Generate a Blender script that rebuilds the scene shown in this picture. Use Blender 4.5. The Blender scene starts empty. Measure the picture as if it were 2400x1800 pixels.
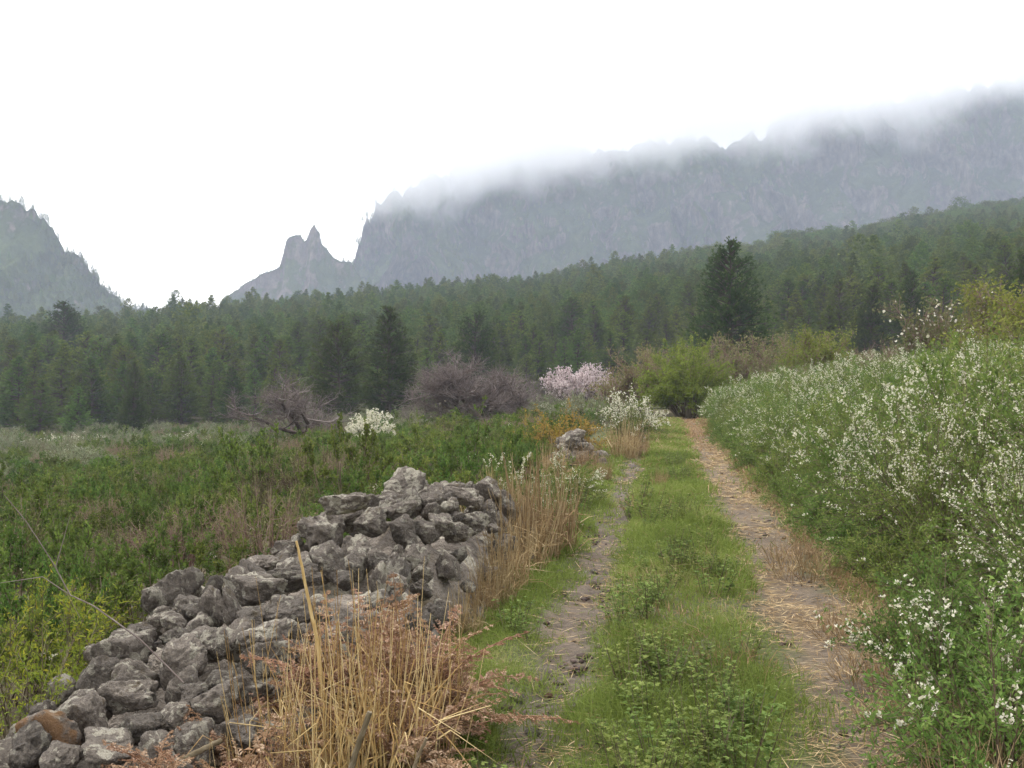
import bpy, math, random
import numpy as np
from mathutils import Vector, Euler, Matrix

R_ = math.radians
S = bpy.context.scene
COL = S.collection

# ------------------------------------------------------------------ camera, sky, sun, exposure
CAM_Z = 1.6
F = 2355.0                      # focal length in photograph pixels (2400 wide)
cam_d = bpy.data.cameras.new('camera')
cam = bpy.data.objects.new('camera', cam_d); COL.objects.link(cam)
cam.location = (0, 0, CAM_Z); cam.rotation_euler = (R_(90), 0, 0)
cam_d.sensor_width = 36.0; cam_d.lens = 36.0 * F / 2400.0
cam_d.clip_start = 0.1; cam_d.clip_end = 20000
S.camera = cam

SUN_EL, SUN_AZ = 58.0, -35.0     # degrees; azimuth from +Y, positive to the right
world = bpy.data.worlds.new('World'); S.world = world; world.use_nodes = True
nt = world.node_tree; nt.nodes.clear()
wo = nt.nodes.new('ShaderNodeOutputWorld'); bg = nt.nodes.new('ShaderNodeBackground')
sky = nt.nodes.new('ShaderNodeTexSky'); sky.sky_type = 'NISHITA'; sky.sun_disc = False
sky.sun_elevation = R_(SUN_EL); sky.sun_rotation = R_(SUN_AZ)
sky.dust_density = 6.0; sky.air_density = 1.0; sky.ozone_density = 1.0
hs = nt.nodes.new('ShaderNodeHueSaturation'); hs.inputs['Saturation'].default_value = 0.12
mixw = nt.nodes.new('ShaderNodeMix'); mixw.data_type = 'RGBA'
mixw.inputs[0].default_value = 0.75                       # closed overcast: mostly an even white veil
mixw.inputs[7].default_value = (10.1, 9.9, 9.55, 1)
nt.links.new(sky.outputs[0], hs.inputs['Color']); nt.links.new(hs.outputs[0], mixw.inputs[6])
nt.links.new(mixw.outputs[2], bg.inputs[0]); bg.inputs[1].default_value = 0.10
nt.links.new(bg.outputs[0], wo.inputs[0])

sun_d = bpy.data.lights.new('sun', 'SUN'); sun_d.energy = 1.5; sun_d.angle = R_(35); sun_d.color = (1, 0.96, 0.9)
sun = bpy.data.objects.new('sun', sun_d); COL.objects.link(sun)
sd = Vector((math.sin(R_(SUN_AZ)) * math.cos(R_(SUN_EL)), math.cos(R_(SUN_AZ)) * math.cos(R_(SUN_EL)), math.sin(R_(SUN_EL))))
sun.rotation_euler = sd.to_track_quat('Z', 'Y').to_euler(); sun.location = (0, 0, 50)

vs = S.view_settings
vs.view_transform = 'Standard'; vs.look = 'None'; vs.gamma = 1.0; vs.use_curve_mapping = False
vs.exposure = 1.5
S.render.engine = 'CYCLES'
cy = S.cycles
cy.max_bounces = 22; cy.diffuse_bounces = 3; cy.glossy_bounces = 1; cy.transmission_bounces = 3
cy.transparent_max_bounces = 4; cy.volume_bounces = 20; cy.caustics_reflective = False; cy.caustics_refractive = False
cy.use_denoising = True
cy.volume_max_steps = 128

# ------------------------------------------------------------------ helpers
def rng_(s): return np.random.default_rng(s)

def _hash(ix, iy, iz):
    with np.errstate(over='ignore'):
        h = (ix.astype(np.uint32) * np.uint32(374761393) + iy.astype(np.uint32) * np.uint32(668265263) + iz.astype(np.uint32) * np.uint32(2246822519))
        h = (h ^ (h >> np.uint32(13))) * np.uint32(1274126177)
        h = h ^ (h >> np.uint32(16))
    return h.astype(np.float64) / 4294967295.0

def vnoise(x, y, z=0.0):
    x, y, z = np.broadcast_arrays(np.asarray(x, float), np.asarray(y, float), np.asarray(z, float))
    fx, fy, fz = np.floor(x), np.floor(y), np.floor(z)
    ix, iy, iz = fx.astype(np.int64), fy.astype(np.int64), fz.astype(np.int64)
    ux, uy, uz = x - fx, y - fy, z - fz
    ux, uy, uz = [t * t * (3 - 2 * t) for t in (ux, uy, uz)]
    r = 0
    for dx in (0, 1):
        for dy in (0, 1):
            for dz in (0, 1):
                w = (ux if dx else 1 - ux) * (uy if dy else 1 - uy) * (uz if dz else 1 - uz)
                r = r + w * _hash(ix + dx, iy + dy, iz + dz)
    return r * 2 - 1

def fbm(x, y, z=0.0, oct=4):
    r, a = 0, 1.0
    for i in range(oct):
        r = r + a * vnoise(np.asarray(x) * 2 ** i + 17.3 * i, np.asarray(y) * 2 ** i - 9.1 * i, np.asarray(z) * 2 ** i + 3.7 * i); a *= 0.5
    return r

def sstep(a, b, t):
    t = np.clip((np.asarray(t, float) - a) / (b - a), 0, 1); return t * t * (3 - 2 * t)

def unit(v):
    return v / np.maximum(np.linalg.norm(v, axis=-1, keepdims=True), 1e-9)

def link(name, data, parent=None):
    o = bpy.data.objects.new(name, data); COL.objects.link(o)
    if parent is not None: o.parent = parent
    return o

def mesh(name, V, F, mat=None, tint=None, smooth=False, attrs=None):
    """V (n,3); F one array or a list of arrays (m,k)."""
    if not isinstance(F, (list, tuple)): F = [F]
    F = [np.asarray(f, np.int32) for f in F if len(f)]
    V = np.asarray(V, np.float32)
    me = bpy.data.meshes.new(name)
    me.vertices.add(len(V)); me.vertices.foreach_set('co', V.ravel())
    loops = np.concatenate([f.ravel() for f in F]); sizes = np.concatenate([np.full(len(f), f.shape[1]) for f in F])
    me.loops.add(len(loops)); me.loops.foreach_set('vertex_index', loops)
    me.polygons.add(len(sizes))
    me.polygons.foreach_set('loop_start', np.concatenate([[0], np.cumsum(sizes)[:-1]]).astype(np.int32))
    if smooth: me.polygons.foreach_set('use_smooth', np.ones(len(sizes), bool))
    if tint is not None:
        a = me.attributes.new('tint', 'FLOAT', 'POINT'); a.data.foreach_set('value', np.asarray(tint, np.float32))
    for k, v in (attrs or {}).items():
        a = me.attributes.new(k, 'FLOAT', 'POINT'); a.data.foreach_set('value', np.asarray(v, np.float32))
    me.update(calc_edges=True)
    if mat: me.materials.append(mat)
    return me

class MB:
    """collects pieces for ONE mesh"""
    def __init__(s): s.V = []; s.F = {}; s.T = []; s.n = 0
    def add(s, V, F, tint=None):
        V = np.asarray(V, float).reshape(-1, 3); F = np.asarray(F)
        s.V.append(V); s.F.setdefault(F.shape[1], []).append(F + s.n); s.n += len(V)
        s.T.append(np.full(len(V), 0.5) if tint is None else np.asarray(tint, float).ravel())
    def mesh(s, name, mat, smooth=False):
        return mesh(name, np.concatenate(s.V), [np.concatenate(f) for f in s.F.values()], mat, np.concatenate(s.T), smooth)

def leaves(P, D, N, L, W, tint, fold=0.15):
    """diamond leaves: base P, direction D, normal N"""
    D = unit(D); B = unit(np.cross(D, N)); Nn = np.cross(B, D)
    L = np.asarray(L).reshape(-1, 1); W = np.asarray(W).reshape(-1, 1)
    n = len(P)
    m = P + D * L * 0.5 + Nn * W * fold
    V = np.stack([P, m + B * W * 0.5, P + D * L, m - B * W * 0.5], 1).reshape(-1, 3)
    F = np.arange(n * 4).reshape(n, 4)
    return V, F, np.repeat(tint, 4)

def blades(P, D, L, W, bend, tint):
    """grass blades with one bend: 5 verts, quad + tri"""
    n = len(P); up = np.array([0, 0, 1.0])
    D = unit(D); B = unit(np.cross(D, rs.normal(size=(n, 3))))
    L = np.asarray(L).reshape(-1, 1); W = np.asarray(W).reshape(-1, 1)
    mid = P + D * L * 0.55; tip = P + D * L + bend
    V = np.stack([P - B * W / 2, P + B * W / 2, mid + B * W * 0.4, mid - B * W * 0.4, tip], 1).reshape(-1, 3)
    i = np.arange(n)[:, None] * 5
    return V, i + np.array([[0, 1, 2, 3]]), i + np.array([[3, 2, 4]]), np.repeat(tint, 5)

def sticks(P0, P1, r0, r1, sides=3):
    """tapered prisms"""
    D = unit(P1 - P0); A = unit(np.cross(D, np.where(np.abs(D[:, 2:3]) > 0.9, [[1.0, 0, 0]], [[0, 0, 1.0]]))); B = np.cross(D, A)
    n = len(P0); ring = []
    for P, r in ((P0, r0), (P1, r1)):
        r = np.asarray(r).reshape(-1, 1)
        for k in range(sides):
            a = 2 * math.pi * k / sides
            ring.append(P + (A * math.cos(a) + B * math.sin(a)) * r)
    V = np.stack(ring, 1).reshape(-1, 3); i = np.arange(n)[:, None] * (2 * sides)
    F = np.concatenate([i + np.array([[k, (k + 1) % sides, sides + (k + 1) % sides, sides + k]]) for k in range(sides)])
    return V, F

def tube(P, rad, sides=7):
    P = np.asarray(P, float); m = len(P)
    T = unit(np.gradient(P, axis=0)); ref = np.array([0.3, 0.9, 0.1]); A = unit(np.cross(T, ref)); B = np.cross(T, A)
    a = np.linspace(0, 2 * math.pi, sides, endpoint=False)
    V = (P[:, None] + (A[:, None] * np.cos(a)[None, :, None] + B[:, None] * np.sin(a)[None, :, None]) * np.asarray(rad)[:, None, None]).reshape(-1, 3)
    i, k = np.meshgrid(np.arange(m - 1), np.arange(sides), indexing='ij')
    F = np.stack([i * sides + k, i * sides + (k + 1) % sides, (i + 1) * sides + (k + 1) % sides, (i + 1) * sides + k], -1).reshape(-1, 4)
    return V, F

def ortho(D, r):
    A = unit(np.cross(D, r.normal(size=D.shape))); return A

rs = rng_(1)

def thing(name, label, cat, loc, rz=0.0, sc=1.0, group=None):
    o = link(name, None); o.location = loc; o.rotation_euler = (0, 0, rz)
    o.scale = (sc, sc, sc) if np.isscalar(sc) else sc
    o['label'] = label; o['category'] = cat
    if group: o['group'] = group
    return o

def plant(proto, name, label, cat, loc, rz, sc, group=None, tilt=(0, 0)):
    """proto: list of (part name, mesh, is_stuff)"""
    t = thing(name, label, cat, loc, rz, sc, group)
    t.rotation_euler = (tilt[0], tilt[1], rz)
    for pn, me, stuff in proto:
        p = link(pn, me, t)
        if stuff: p['kind'] = 'stuff'
    return t

ORD = 'first second third fourth fifth sixth seventh eighth ninth tenth eleventh twelfth thirteenth fourteenth fifteenth sixteenth seventeenth eighteenth nineteenth twentieth'.split()
TENS = {20: 'twenty', 30: 'thirty', 40: 'forty', 50: 'fifty', 60: 'sixty', 70: 'seventy', 80: 'eighty', 90: 'ninety'}
def nth(i):
    if i < 20: return ORD[i]
    t, u = (i + 1) // 10 * 10, (i + 1) % 10
    return (TENS[t][:-1] + 'ieth') if u == 0 else TENS[t] + '-' + ORD[u - 1]

# ------------------------------------------------------------------ materials
def newmat(name):
    m = bpy.data.materials.new(name); m.use_nodes = True; n = m.node_tree; n.nodes.clear()
    out = n.nodes.new('ShaderNodeOutputMaterial')
    return m, n, out

def ramp(n, fac, stops):
    r = n.nodes.new('ShaderNodeValToRGB'); e = r.color_ramp.elements
    while len(e) < len(stops): e.new(0.5)
    for k, (p, c) in enumerate(stops):
        e[k].position = p; e[k].color = (*c, 1) if len(c) == 3 else c
    n.links.new(fac, r.inputs[0]); return r.outputs[0]

def mixc(n, fac, a, b, mode='MIX'):
    m = n.nodes.new('ShaderNodeMix'); m.data_type = 'RGBA'; m.blend_type = mode
    for s, v in ((0, fac), (6, a), (7, b)):
        if hasattr(v, 'is_output'): n.links.new(v, m.inputs[s])
        elif s == 0: m.inputs[0].default_value = v
        else: m.inputs[s].default_value = (*v, 1)
    return m.outputs[2]

def noise(n, scale, detail=4, rough=0.55, vec=None, dist=0.0):
    t = n.nodes.new('ShaderNodeTexNoise'); t.inputs['Scale'].default_value = scale; t.inputs['Detail'].default_value = detail
    t.inputs['Roughness'].default_value = rough; t.inputs['Distortion'].default_value = dist
    if vec is None:
        tc = n.nodes.new('ShaderNodeTexCoord'); vec = tc.outputs['Object']
    n.links.new(vec, t.inputs['Vector']); return t.outputs[0]

def math_(n, op, a, b=None):
    m = n.nodes.new('ShaderNodeMath'); m.operation = op
    for k, v in enumerate((a, b)):
        if v is None: continue
        if hasattr(v, 'is_output'): n.links.new(v, m.inputs[k])
        else: m.inputs[k].default_value = v
    return m.outputs[0]

def leafmat(name, stops, transl=0.3, var=0.18, rough=0.7, spec=0.06, hue=0.02):
    """colour by per-leaf tint, brightness and hue by plant"""
    m, n, out = newmat(name)
    at = n.nodes.new('ShaderNodeAttribute'); at.attribute_name = 'tint'
    c = ramp(n, at.outputs['Fac'], stops)
    oi = n.nodes.new('ShaderNodeObjectInfo')
    hsv = n.nodes.new('ShaderNodeHueSaturation')
    mr = n.nodes.new('ShaderNodeMapRange'); n.links.new(oi.outputs['Random'], mr.inputs[0]); mr.inputs[3].default_value = 1 - var; mr.inputs[4].default_value = 1 + var
    n.links.new(mr.outputs[0], hsv.inputs['Value'])
    mh = n.nodes.new('ShaderNodeMapRange'); w = math_(n, 'FRACT', math_(n, 'MULTIPLY', oi.outputs['Random'], 17.0))
    n.links.new(w, mh.inputs[0]); mh.inputs[3].default_value = 0.5 - hue; mh.inputs[4].default_value = 0.5 + hue
    n.links.new(mh.outputs[0], hsv.inputs['Hue']); n.links.new(c, hsv.inputs['Color'])
    p = n.nodes.new('ShaderNodeBsdfPrincipled'); p.inputs['Roughness'].default_value = rough; p.inputs['Specular IOR Level'].default_value = spec
    n.links.new(hsv.outputs[0], p.inputs['Base Color'])
    if transl > 0:
        t = n.nodes.new('ShaderNodeBsdfTranslucent'); n.links.new(hsv.outputs[0], t.inputs['Color'])
        mx = n.nodes.new('ShaderNodeMixShader'); mx.inputs[0].default_value = transl
        n.links.new(p.outputs[0], mx.inputs[1]); n.links.new(t.outputs[0], mx.inputs[2]); n.links.new(mx.outputs[0], out.inputs[0])
    else: n.links.new(p.outputs[0], out.inputs[0])
    return m

M = {}
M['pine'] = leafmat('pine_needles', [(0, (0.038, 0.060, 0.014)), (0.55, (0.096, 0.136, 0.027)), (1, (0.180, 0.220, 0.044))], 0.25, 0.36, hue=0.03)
M['pine_clear_air_tint'] = leafmat('pine_needles_clear_air_tint', [(0, (0.022, 0.036, 0.012)), (0.55, (0.052, 0.078, 0.020)), (1, (0.105, 0.135, 0.032))], 0.25, 0.12)  # same needles painted darker, imitating the thinner haze before nearer pines
M['broom'] = leafmat('broom_leaf', [(0, (0.060, 0.092, 0.024)), (0.45, (0.120, 0.180, 0.042)), (0.8, (0.185, 0.240, 0.060)), (1, (0.28, 0.29, 0.12))], 0.38, 0.15)
M['heath'] = leafmat('heath_leaf', [(0, (0.036, 0.056, 0.015)), (0.5, (0.088, 0.132, 0.029)), (0.9, (0.155, 0.210, 0.045)), (1, (0.23, 0.20, 0.07))], 0.35, 0.32, hue=0.025)
M['yellowgreen'] = leafmat('yellow_green_leaf', [(0, (0.10, 0.14, 0.02)), (0.6, (0.17, 0.21, 0.03)), (1, (0.34, 0.30, 0.03))], 0.4, 0.12)
M['young'] = leafmat('young_leaf', [(0, (0.10, 0.14, 0.028)), (0.6, (0.175, 0.235, 0.042)), (1, (0.25, 0.30, 0.065))], 0.45, 0.1, hue=0.01)
M['bud'] = leafmat('budding_leaf', [(0, (0.13, 0.13, 0.05)), (0.5, (0.16, 0.17, 0.06)), (1, (0.24, 0.22, 0.12))], 0.35, 0.15)
M['olive'] = leafmat('olive_young_leaf', [(0, (0.11, 0.14, 0.03)), (0.6, (0.18, 0.22, 0.04)), (1, (0.25, 0.27, 0.07))], 0.4, 0.1)
M['pale'] = leafmat('pale_leaf', [(0, (0.14, 0.15, 0.09)), (0.6, (0.20, 0.22, 0.13)), (1, (0.30, 0.31, 0.2))], 0.3, 0.15)
M['orange'] = leafmat('orange_leaf', [(0, (0.17, 0.115, 0.03)), (0.5, (0.27, 0.185, 0.04)), (1, (0.36, 0.27, 0.07))], 0.35, 0.1)
M['white'] = leafmat('white_petal', [(0, (0.58, 0.54, 0.38)), (0.5, (0.74, 0.71, 0.58)), (1, (0.80, 0.77, 0.70))], 0.3, 0.04, hue=0.0)
M['pink'] = leafmat('pink_petal', [(0, (0.44, 0.355, 0.36)), (0.5, (0.58, 0.485, 0.485)), (1, (0.72, 0.65, 0.64))], 0.3, 0.05, hue=0.0)
M['grass'] = leafmat('green_grass', [(0, (0.085, 0.120, 0.028)), (0.45, (0.140, 0.210, 0.045)), (0.8, (0.200, 0.270, 0.070)), (1, (0.36, 0.32, 0.15))], 0.35, 0.0)
M['dry'] = leafmat('dry_grass', [(0, (0.20, 0.125, 0.065)), (0.5, (0.34, 0.235, 0.125)), (1, (0.50, 0.39, 0.235))], 0.2, 0.12, hue=0.01)
M['gold'] = leafmat('golden_straw', [(0, (0.28, 0.17, 0.07)), (0.5, (0.47, 0.33, 0.14)), (1, (0.64, 0.51, 0.28))], 0.2, 0.05, hue=0.0)
M['bracken'] = leafmat('dead_bracken', [(0, (0.16, 0.085, 0.048)), (0.5, (0.31, 0.190, 0.118)), (1, (0.50, 0.37, 0.27))], 0.25, 0.12, hue=0.01)
M['weed'] = leafmat('weed_leaf', [(0, (0.075, 0.108, 0.028)), (0.5, (0.130, 0.175, 0.042)), (1, (0.205, 0.245, 0.075))], 0.35, 0.18)
M['bark'] = leafmat('bark', [(0, (0.05, 0.038, 0.03)), (1, (0.12, 0.095, 0.08))], 0, 0.15)
M['twig'] = leafmat('bare_twig', [(0, (0.10, 0.078, 0.070)), (0.6, (0.165, 0.133, 0.122)), (1, (0.27, 0.235, 0.215))], 0, 0.1, hue=0.01)
M['redtwig'] = leafmat('reddish_twig', [(0, (0.14, 0.085, 0.07)), (0.6, (0.22, 0.14, 0.115)), (1, (0.32, 0.24, 0.2))], 0, 0.1, hue=0.01)
M['stem'] = leafmat('shrub_stem', [(0, (0.07, 0.055, 0.035)), (0.6, (0.13, 0.10, 0.065)), (1, (0.22, 0.18, 0.13))], 0, 0.15)

def stone_mat(name, lichen, moss, mcol=(0.115, 0.085, 0.040)):
    m, n, out = newmat(name)
    tc = n.nodes.new('ShaderNodeTexCoord'); oi = n.nodes.new('ShaderNodeObjectInfo')
    va = n.nodes.new('ShaderNodeVectorMath'); va.operation = 'ADD'
    cx = n.nodes.new('ShaderNodeCombineXYZ')
    for k, f in enumerate((31.0, 57.0, 91.0)): n.links.new(math_(n, 'MULTIPLY', oi.outputs['Random'], f), cx.inputs[k])
    sc = n.nodes.new('ShaderNodeVectorMath'); sc.operation = 'MULTIPLY'
    geo = n.nodes.new('ShaderNodeNewGeometry')
    n.links.new(tc.outputs['Object'], va.inputs[0]); n.links.new(cx.outputs[0], va.inputs[1]); v = va.outputs[0]
    a = noise(n, 1.5, 5, 0.65, v); b = noise(n, 9, 4, 0.7, v); g = noise(n, 28, 3, 0.7, v)
    base = ramp(n, a, [(0.3, (0.105, 0.088, 0.073)), (0.5, (0.195, 0.166, 0.140)), (0.7, (0.295, 0.256, 0.215))])
    base = mixc(n, 0.55, base, ramp(n, b, [(0.35, (0.07, 0.058, 0.05)), (0.65, (0.33, 0.285, 0.24))]))
    l1 = noise(n, 2.1, 4, 0.6, v, 0.6)
    lm = ramp(n, l1, [(lichen, (0, 0, 0)), (lichen + 0.045, (1, 1, 1))])
    lm = mixc(n, 1.0, lm, ramp(n, g, [(0.36, (0.25, 0.25, 0.25)), (0.52, (1, 1, 1))]), 'MULTIPLY')
    base = mixc(n, lm, base, mixc(n, b, (0.38, 0.35, 0.28), (0.54, 0.50, 0.41)))
    m1 = noise(n, 1.3, 4, 0.6, v, 0.3)
    mm = ramp(n, m1, [(moss, (0, 0, 0)), (moss + 0.12, (0.8, 0.8, 0.8))])
    base = mixc(n, mm, base, mcol)
    rv = n.nodes.new('ShaderNodeMapRange'); n.links.new(oi.outputs['Random'], rv.inputs[0]); rv.inputs[3].default_value = 0.62; rv.inputs[4].default_value = 1.22
    hv = n.nodes.new('ShaderNodeHueSaturation'); n.links.new(rv.outputs[0], hv.inputs['Value']); n.links.new(base, hv.inputs['Color'])
    p = n.nodes.new('ShaderNodeBsdfPrincipled'); p.inputs['Roughness'].default_value = 0.9; p.inputs['Specular IOR Level'].default_value = 0.2
    n.links.new(hv.outputs[0], p.inputs['Base Color'])
    bu = n.nodes.new('ShaderNodeBump'); bu.inputs['Strength'].default_value = 0.9; bu.inputs['Distance'].default_value = 0.06
    hsum = math_(n, 'ADD', math_(n, 'MULTIPLY', b, 1.0), math_(n, 'MULTIPLY', g, 0.6))
    n.links.new(hsum, bu.inputs['Height']); n.links.new(bu.outputs[0], p.inputs['Normal'])
    n.links.new(p.outputs[0], out.inputs[0]); return m
M['basalt'] = stone_mat('basalt_stone', 0.565, 0.60)
M['lichen'] = stone_mat('lichen_stone', 0.51, 0.61)
M['rust'] = stone_mat('rusty_stone', 0.60, 0.36, (0.24, 0.125, 0.05))

def ground_mat():
    m, n, out = newmat('earth')
    a = noise(n, 0.9, 5, 0.6); b = noise(n, 14, 4, 0.7); c = noise(n, 0.05, 3, 0.5)
    base = ramp(n, a, [(0.32, (0.060, 0.048, 0.032)), (0.5, (0.085, 0.072, 0.042)), (0.68, (0.070, 0.080, 0.032))])
    base = mixc(n, 0.5, base, ramp(n, b, [(0.3, (0.04, 0.032, 0.024)), (0.7, (0.145, 0.115, 0.075))]))
    base = mixc(n, ramp(n, c, [(0.42, (0, 0, 0)), (0.6, (0.7, 0.7, 0.7))]), base, (0.075, 0.085, 0.035))
    p = n.nodes.new('ShaderNodeBsdfPrincipled'); p.inputs['Roughness'].default_value = 0.95; p.inputs['Specular IOR Level'].default_value = 0.1
    n.links.new(base, p.inputs['Base Color'])
    bu = n.nodes.new('ShaderNodeBump'); bu.inputs['Strength'].default_value = 0.6; bu.inputs['Distance'].default_value = 0.05
    n.links.new(b, bu.inputs['Height']); n.links.new(bu.outputs[0], p.inputs['Normal']); n.links.new(p.outputs[0], out.inputs[0]); return m
M['earth'] = ground_mat()

def track_mat():
    m, n, out = newmat('track_soil')
    at = n.nodes.new('ShaderNodeAttribute'); at.attribute_name = 'rut'
    st = n.nodes.new('ShaderNodeAttribute'); st.attribute_name = 'straw'
    tc = n.nodes.new('ShaderNodeTexCoord')
    a = noise(n, 2.2, 5, 0.65); b = noise(n, 22, 4, 0.7); c = noise(n, 60, 3, 0.7)
    mp = n.nodes.new('ShaderNodeMapping'); mp.inputs['Scale'].default_value = (9, 60, 9); n.links.new(tc.outputs['Object'], mp.inputs[0])
    fib = noise(n, 1.0, 4, 0.7, mp.outputs[0], 1.5)
    soil = ramp(n, a, [(0.34, (0.048, 0.040, 0.036)), (0.5, (0.102, 0.084, 0.073)), (0.64, (0.160, 0.130, 0.108))])
    soil = mixc(n, 0.4, soil, ramp(n, b, [(0.3, (0.06, 0.05, 0.045)), (0.7, (0.2, 0.165, 0.14))]))
    straw = ramp(n, fib, [(0.35, (0.075, 0.056, 0.041)), (0.5, (0.165, 0.126, 0.088)), (0.68, (0.29, 0.225, 0.155))])
    sm = math_(n, 'MULTIPLY', st.outputs['Fac'], ramp(n, a, [(0.3, (0.15,) * 3), (0.62, (1, 1, 1))]))
    soil = mixc(n, sm, soil, straw)
    grn = ramp(n, b, [(0.3, (0.05, 0.055, 0.026)), (0.7, (0.12, 0.135, 0.05))])
    base = mixc(n, at.outputs['Fac'], grn, soil)
    p = n.nodes.new('ShaderNodeBsdfPrincipled'); p.inputs['Roughness'].default_value = 0.95; p.inputs['Specular IOR Level'].default_value = 0.1
    n.links.new(base, p.inputs['Base Color'])
    bu = n.nodes.new('ShaderNodeBump'); bu.inputs['Strength'].default_value = 0.9; bu.inputs['Distance'].default_value = 0.02
    n.links.new(math_(n, 'ADD', b, math_(n, 'ADD', fib, math_(n, 'MULTIPLY', c, 0.5))), bu.inputs['Height']); n.links.new(bu.outputs[0], p.inputs['Normal'])
    n.links.new(p.outputs[0], out.inputs[0]); return m
M['track'] = track_mat()

def mountain_mat(name, green):
    m, n, out = newmat(name)
    geo = n.nodes.new('ShaderNodeNewGeometry')
    mp = n.nodes.new('ShaderNodeMapping'); mp.inputs['Scale'].default_value = (1, 1, 0.55)
    n.links.new(geo.outputs['Position'], mp.inputs[0]); v = mp.outputs[0]
    a = noise(n, 0.019, 6, 0.62, v); b = noise(n, 0.16, 5, 0.65, v); c = noise(n, 0.085, 5, 0.7, v)
    rock = ramp(n, b, [(0.3, (0.055, 0.045, 0.043)), (0.5, (0.115, 0.092, 0.085)), (0.7, (0.20, 0.162, 0.14))])
    veg = ramp(n, c, [(0.3, (0.018, 0.028, 0.013)), (0.55, (0.045, 0.062, 0.022)), (0.75, (0.085, 0.10, 0.035))])
    sep = n.nodes.new('ShaderNodeSeparateXYZ'); n.links.new(geo.outputs['Normal'], sep.inputs[0])
    f = math_(n, 'ADD', math_(n, 'MULTIPLY', c, 1.0), math_(n, 'MULTIPLY', sep.outputs[2], 0.35))
    f = math_(n, 'ADD', f, math_(n, 'MULTIPLY', a, 0.6))
    base = mixc(n, ramp(n, f, [(green, (0, 0, 0)), (green + 0.12, (1, 1, 1))]), rock, veg)
    p = n.nodes.new('ShaderNodeBsdfPrincipled'); p.inputs['Roughness'].default_value = 1; p.inputs['Specular IOR Level'].default_value = 0.0
    n.links.new(base, p.inputs['Base Color'])
    bu = n.nodes.new('ShaderNodeBump'); bu.inputs['Strength'].default_value = 0.8; bu.inputs['Distance'].default_value = 5.0
    n.links.new(b, bu.inputs['Height']); n.links.new(bu.outputs[0], p.inputs['Normal']); n.links.new(p.outputs[0], out.inputs[0]); return m
M['mountain'] = mountain_mat('misty_crag', 0.84); M['hill'] = mountain_mat('wooded_hill', 0.78)

# ------------------------------------------------------------------ the lie of the land
def pathx(y): return 0.18 + 0.151 * np.asarray(y, float)
RIDGE = np.array([(-900, 790), (-300, 770), (0, 750), (150, 738), (330, 728), (420, 712), (540, 705), (650, 695), (700, 690), (900, 678), (1000, 662), (1150, 652), (1240, 648), (1400, 618),
                  (1500, 603), (1600, 588), (1680, 580), (1750, 582), (1850, 548), (2000, 545), (2100, 515), (2250, 492), (2350, 474), (2400, 474), (2700, 430), (3300, 400)], float)
def ridge_dist(px): return np.interp(px, [-600, 0, 900, 1700, 2400, 3300], [250, 260, 310, 350, 370, 380])
def forest_base(px): return np.interp(px, [-600, 0, 500, 900, 1250, 1700, 2000, 2400, 3300], [85, 86, 92, 96, 98, 96, 84, 76, 70])

def near_z(x, y):
    lat = x - pathx(np.clip(y, -20, 60))
    z = 0.005 * np.clip(y, -10, 120)
    q = np.clip(lat - 1.5, 0, None); z = z + 3.6 * (1 - np.exp(-q * 0.21 / 3.6))
    q = np.clip(-lat - 1.8, 0, None); z = z - 5.5 * (1 - np.exp(-q * 0.118 / 5.5))
    return z

def gz(x, y):
    """height of the ground before ruts"""
    x = np.asarray(x, float); y = np.asarray(y, float)
    z = near_z(x, y)
    yy = np.maximum(y, 1.0); px = np.clip(1200 + F * x / yy, -900, 3300)
    B = forest_base(px); RD = ridge_dist(px)
    t = np.clip((y - B) / (RD - B), 0, 1.0); s = t ** 1.15
    Zr = CAM_Z + (900 - np.interp(px, RIDGE[:, 0], RIDGE[:, 1])) / F * RD - 7.2
    z = z + np.where(y > 5, s, 0) * (Zr - z)
    back = np.clip(y - RD, 0, None); z = z - np.where(y > 50, 0.12 * back, 0)
    z = np.maximum(z, -40)
    return z + 0.05 * fbm(x * 0.5, y * 0.5, 0, 3) * sstep(1.2, 2.5, np.abs(x - pathx(y)) + np.where(y > 45, 5, 0)) + 0.012 * fbm(x * 3, y * 3, 5, 2)

def rut_profile(lat, y):
    wl = 0.19 + 0.06 * vnoise(y * 0.7, 3.1); wr = 0.34 + 0.06 * vnoise(y * 0.6, 8.2)
    l = np.exp(-((lat + 0.75) / wl) ** 4); r = np.exp(-((lat - 0.80) / wr) ** 4)
    return l, r

def surf(x, y):
    lat = x - pathx(y); l, r = rut_profile(lat, y)
    return gz(x, y) + np.where((np.abs(lat) < 1.4) & (y < 42), -0.05 * np.maximum(l, r) + 0.02, 0)

def onground(x, y, dz=0.0): return (float(x), float(y), float(surf(np.array(float(x)), np.array(float(y)))) + dz)
def at(px, Y): return (px - 1200) / F * Y                  # lateral position of a photograph column at depth Y
def up(py, Y): return CAM_Z + (900 - py) / F * Y

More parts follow.
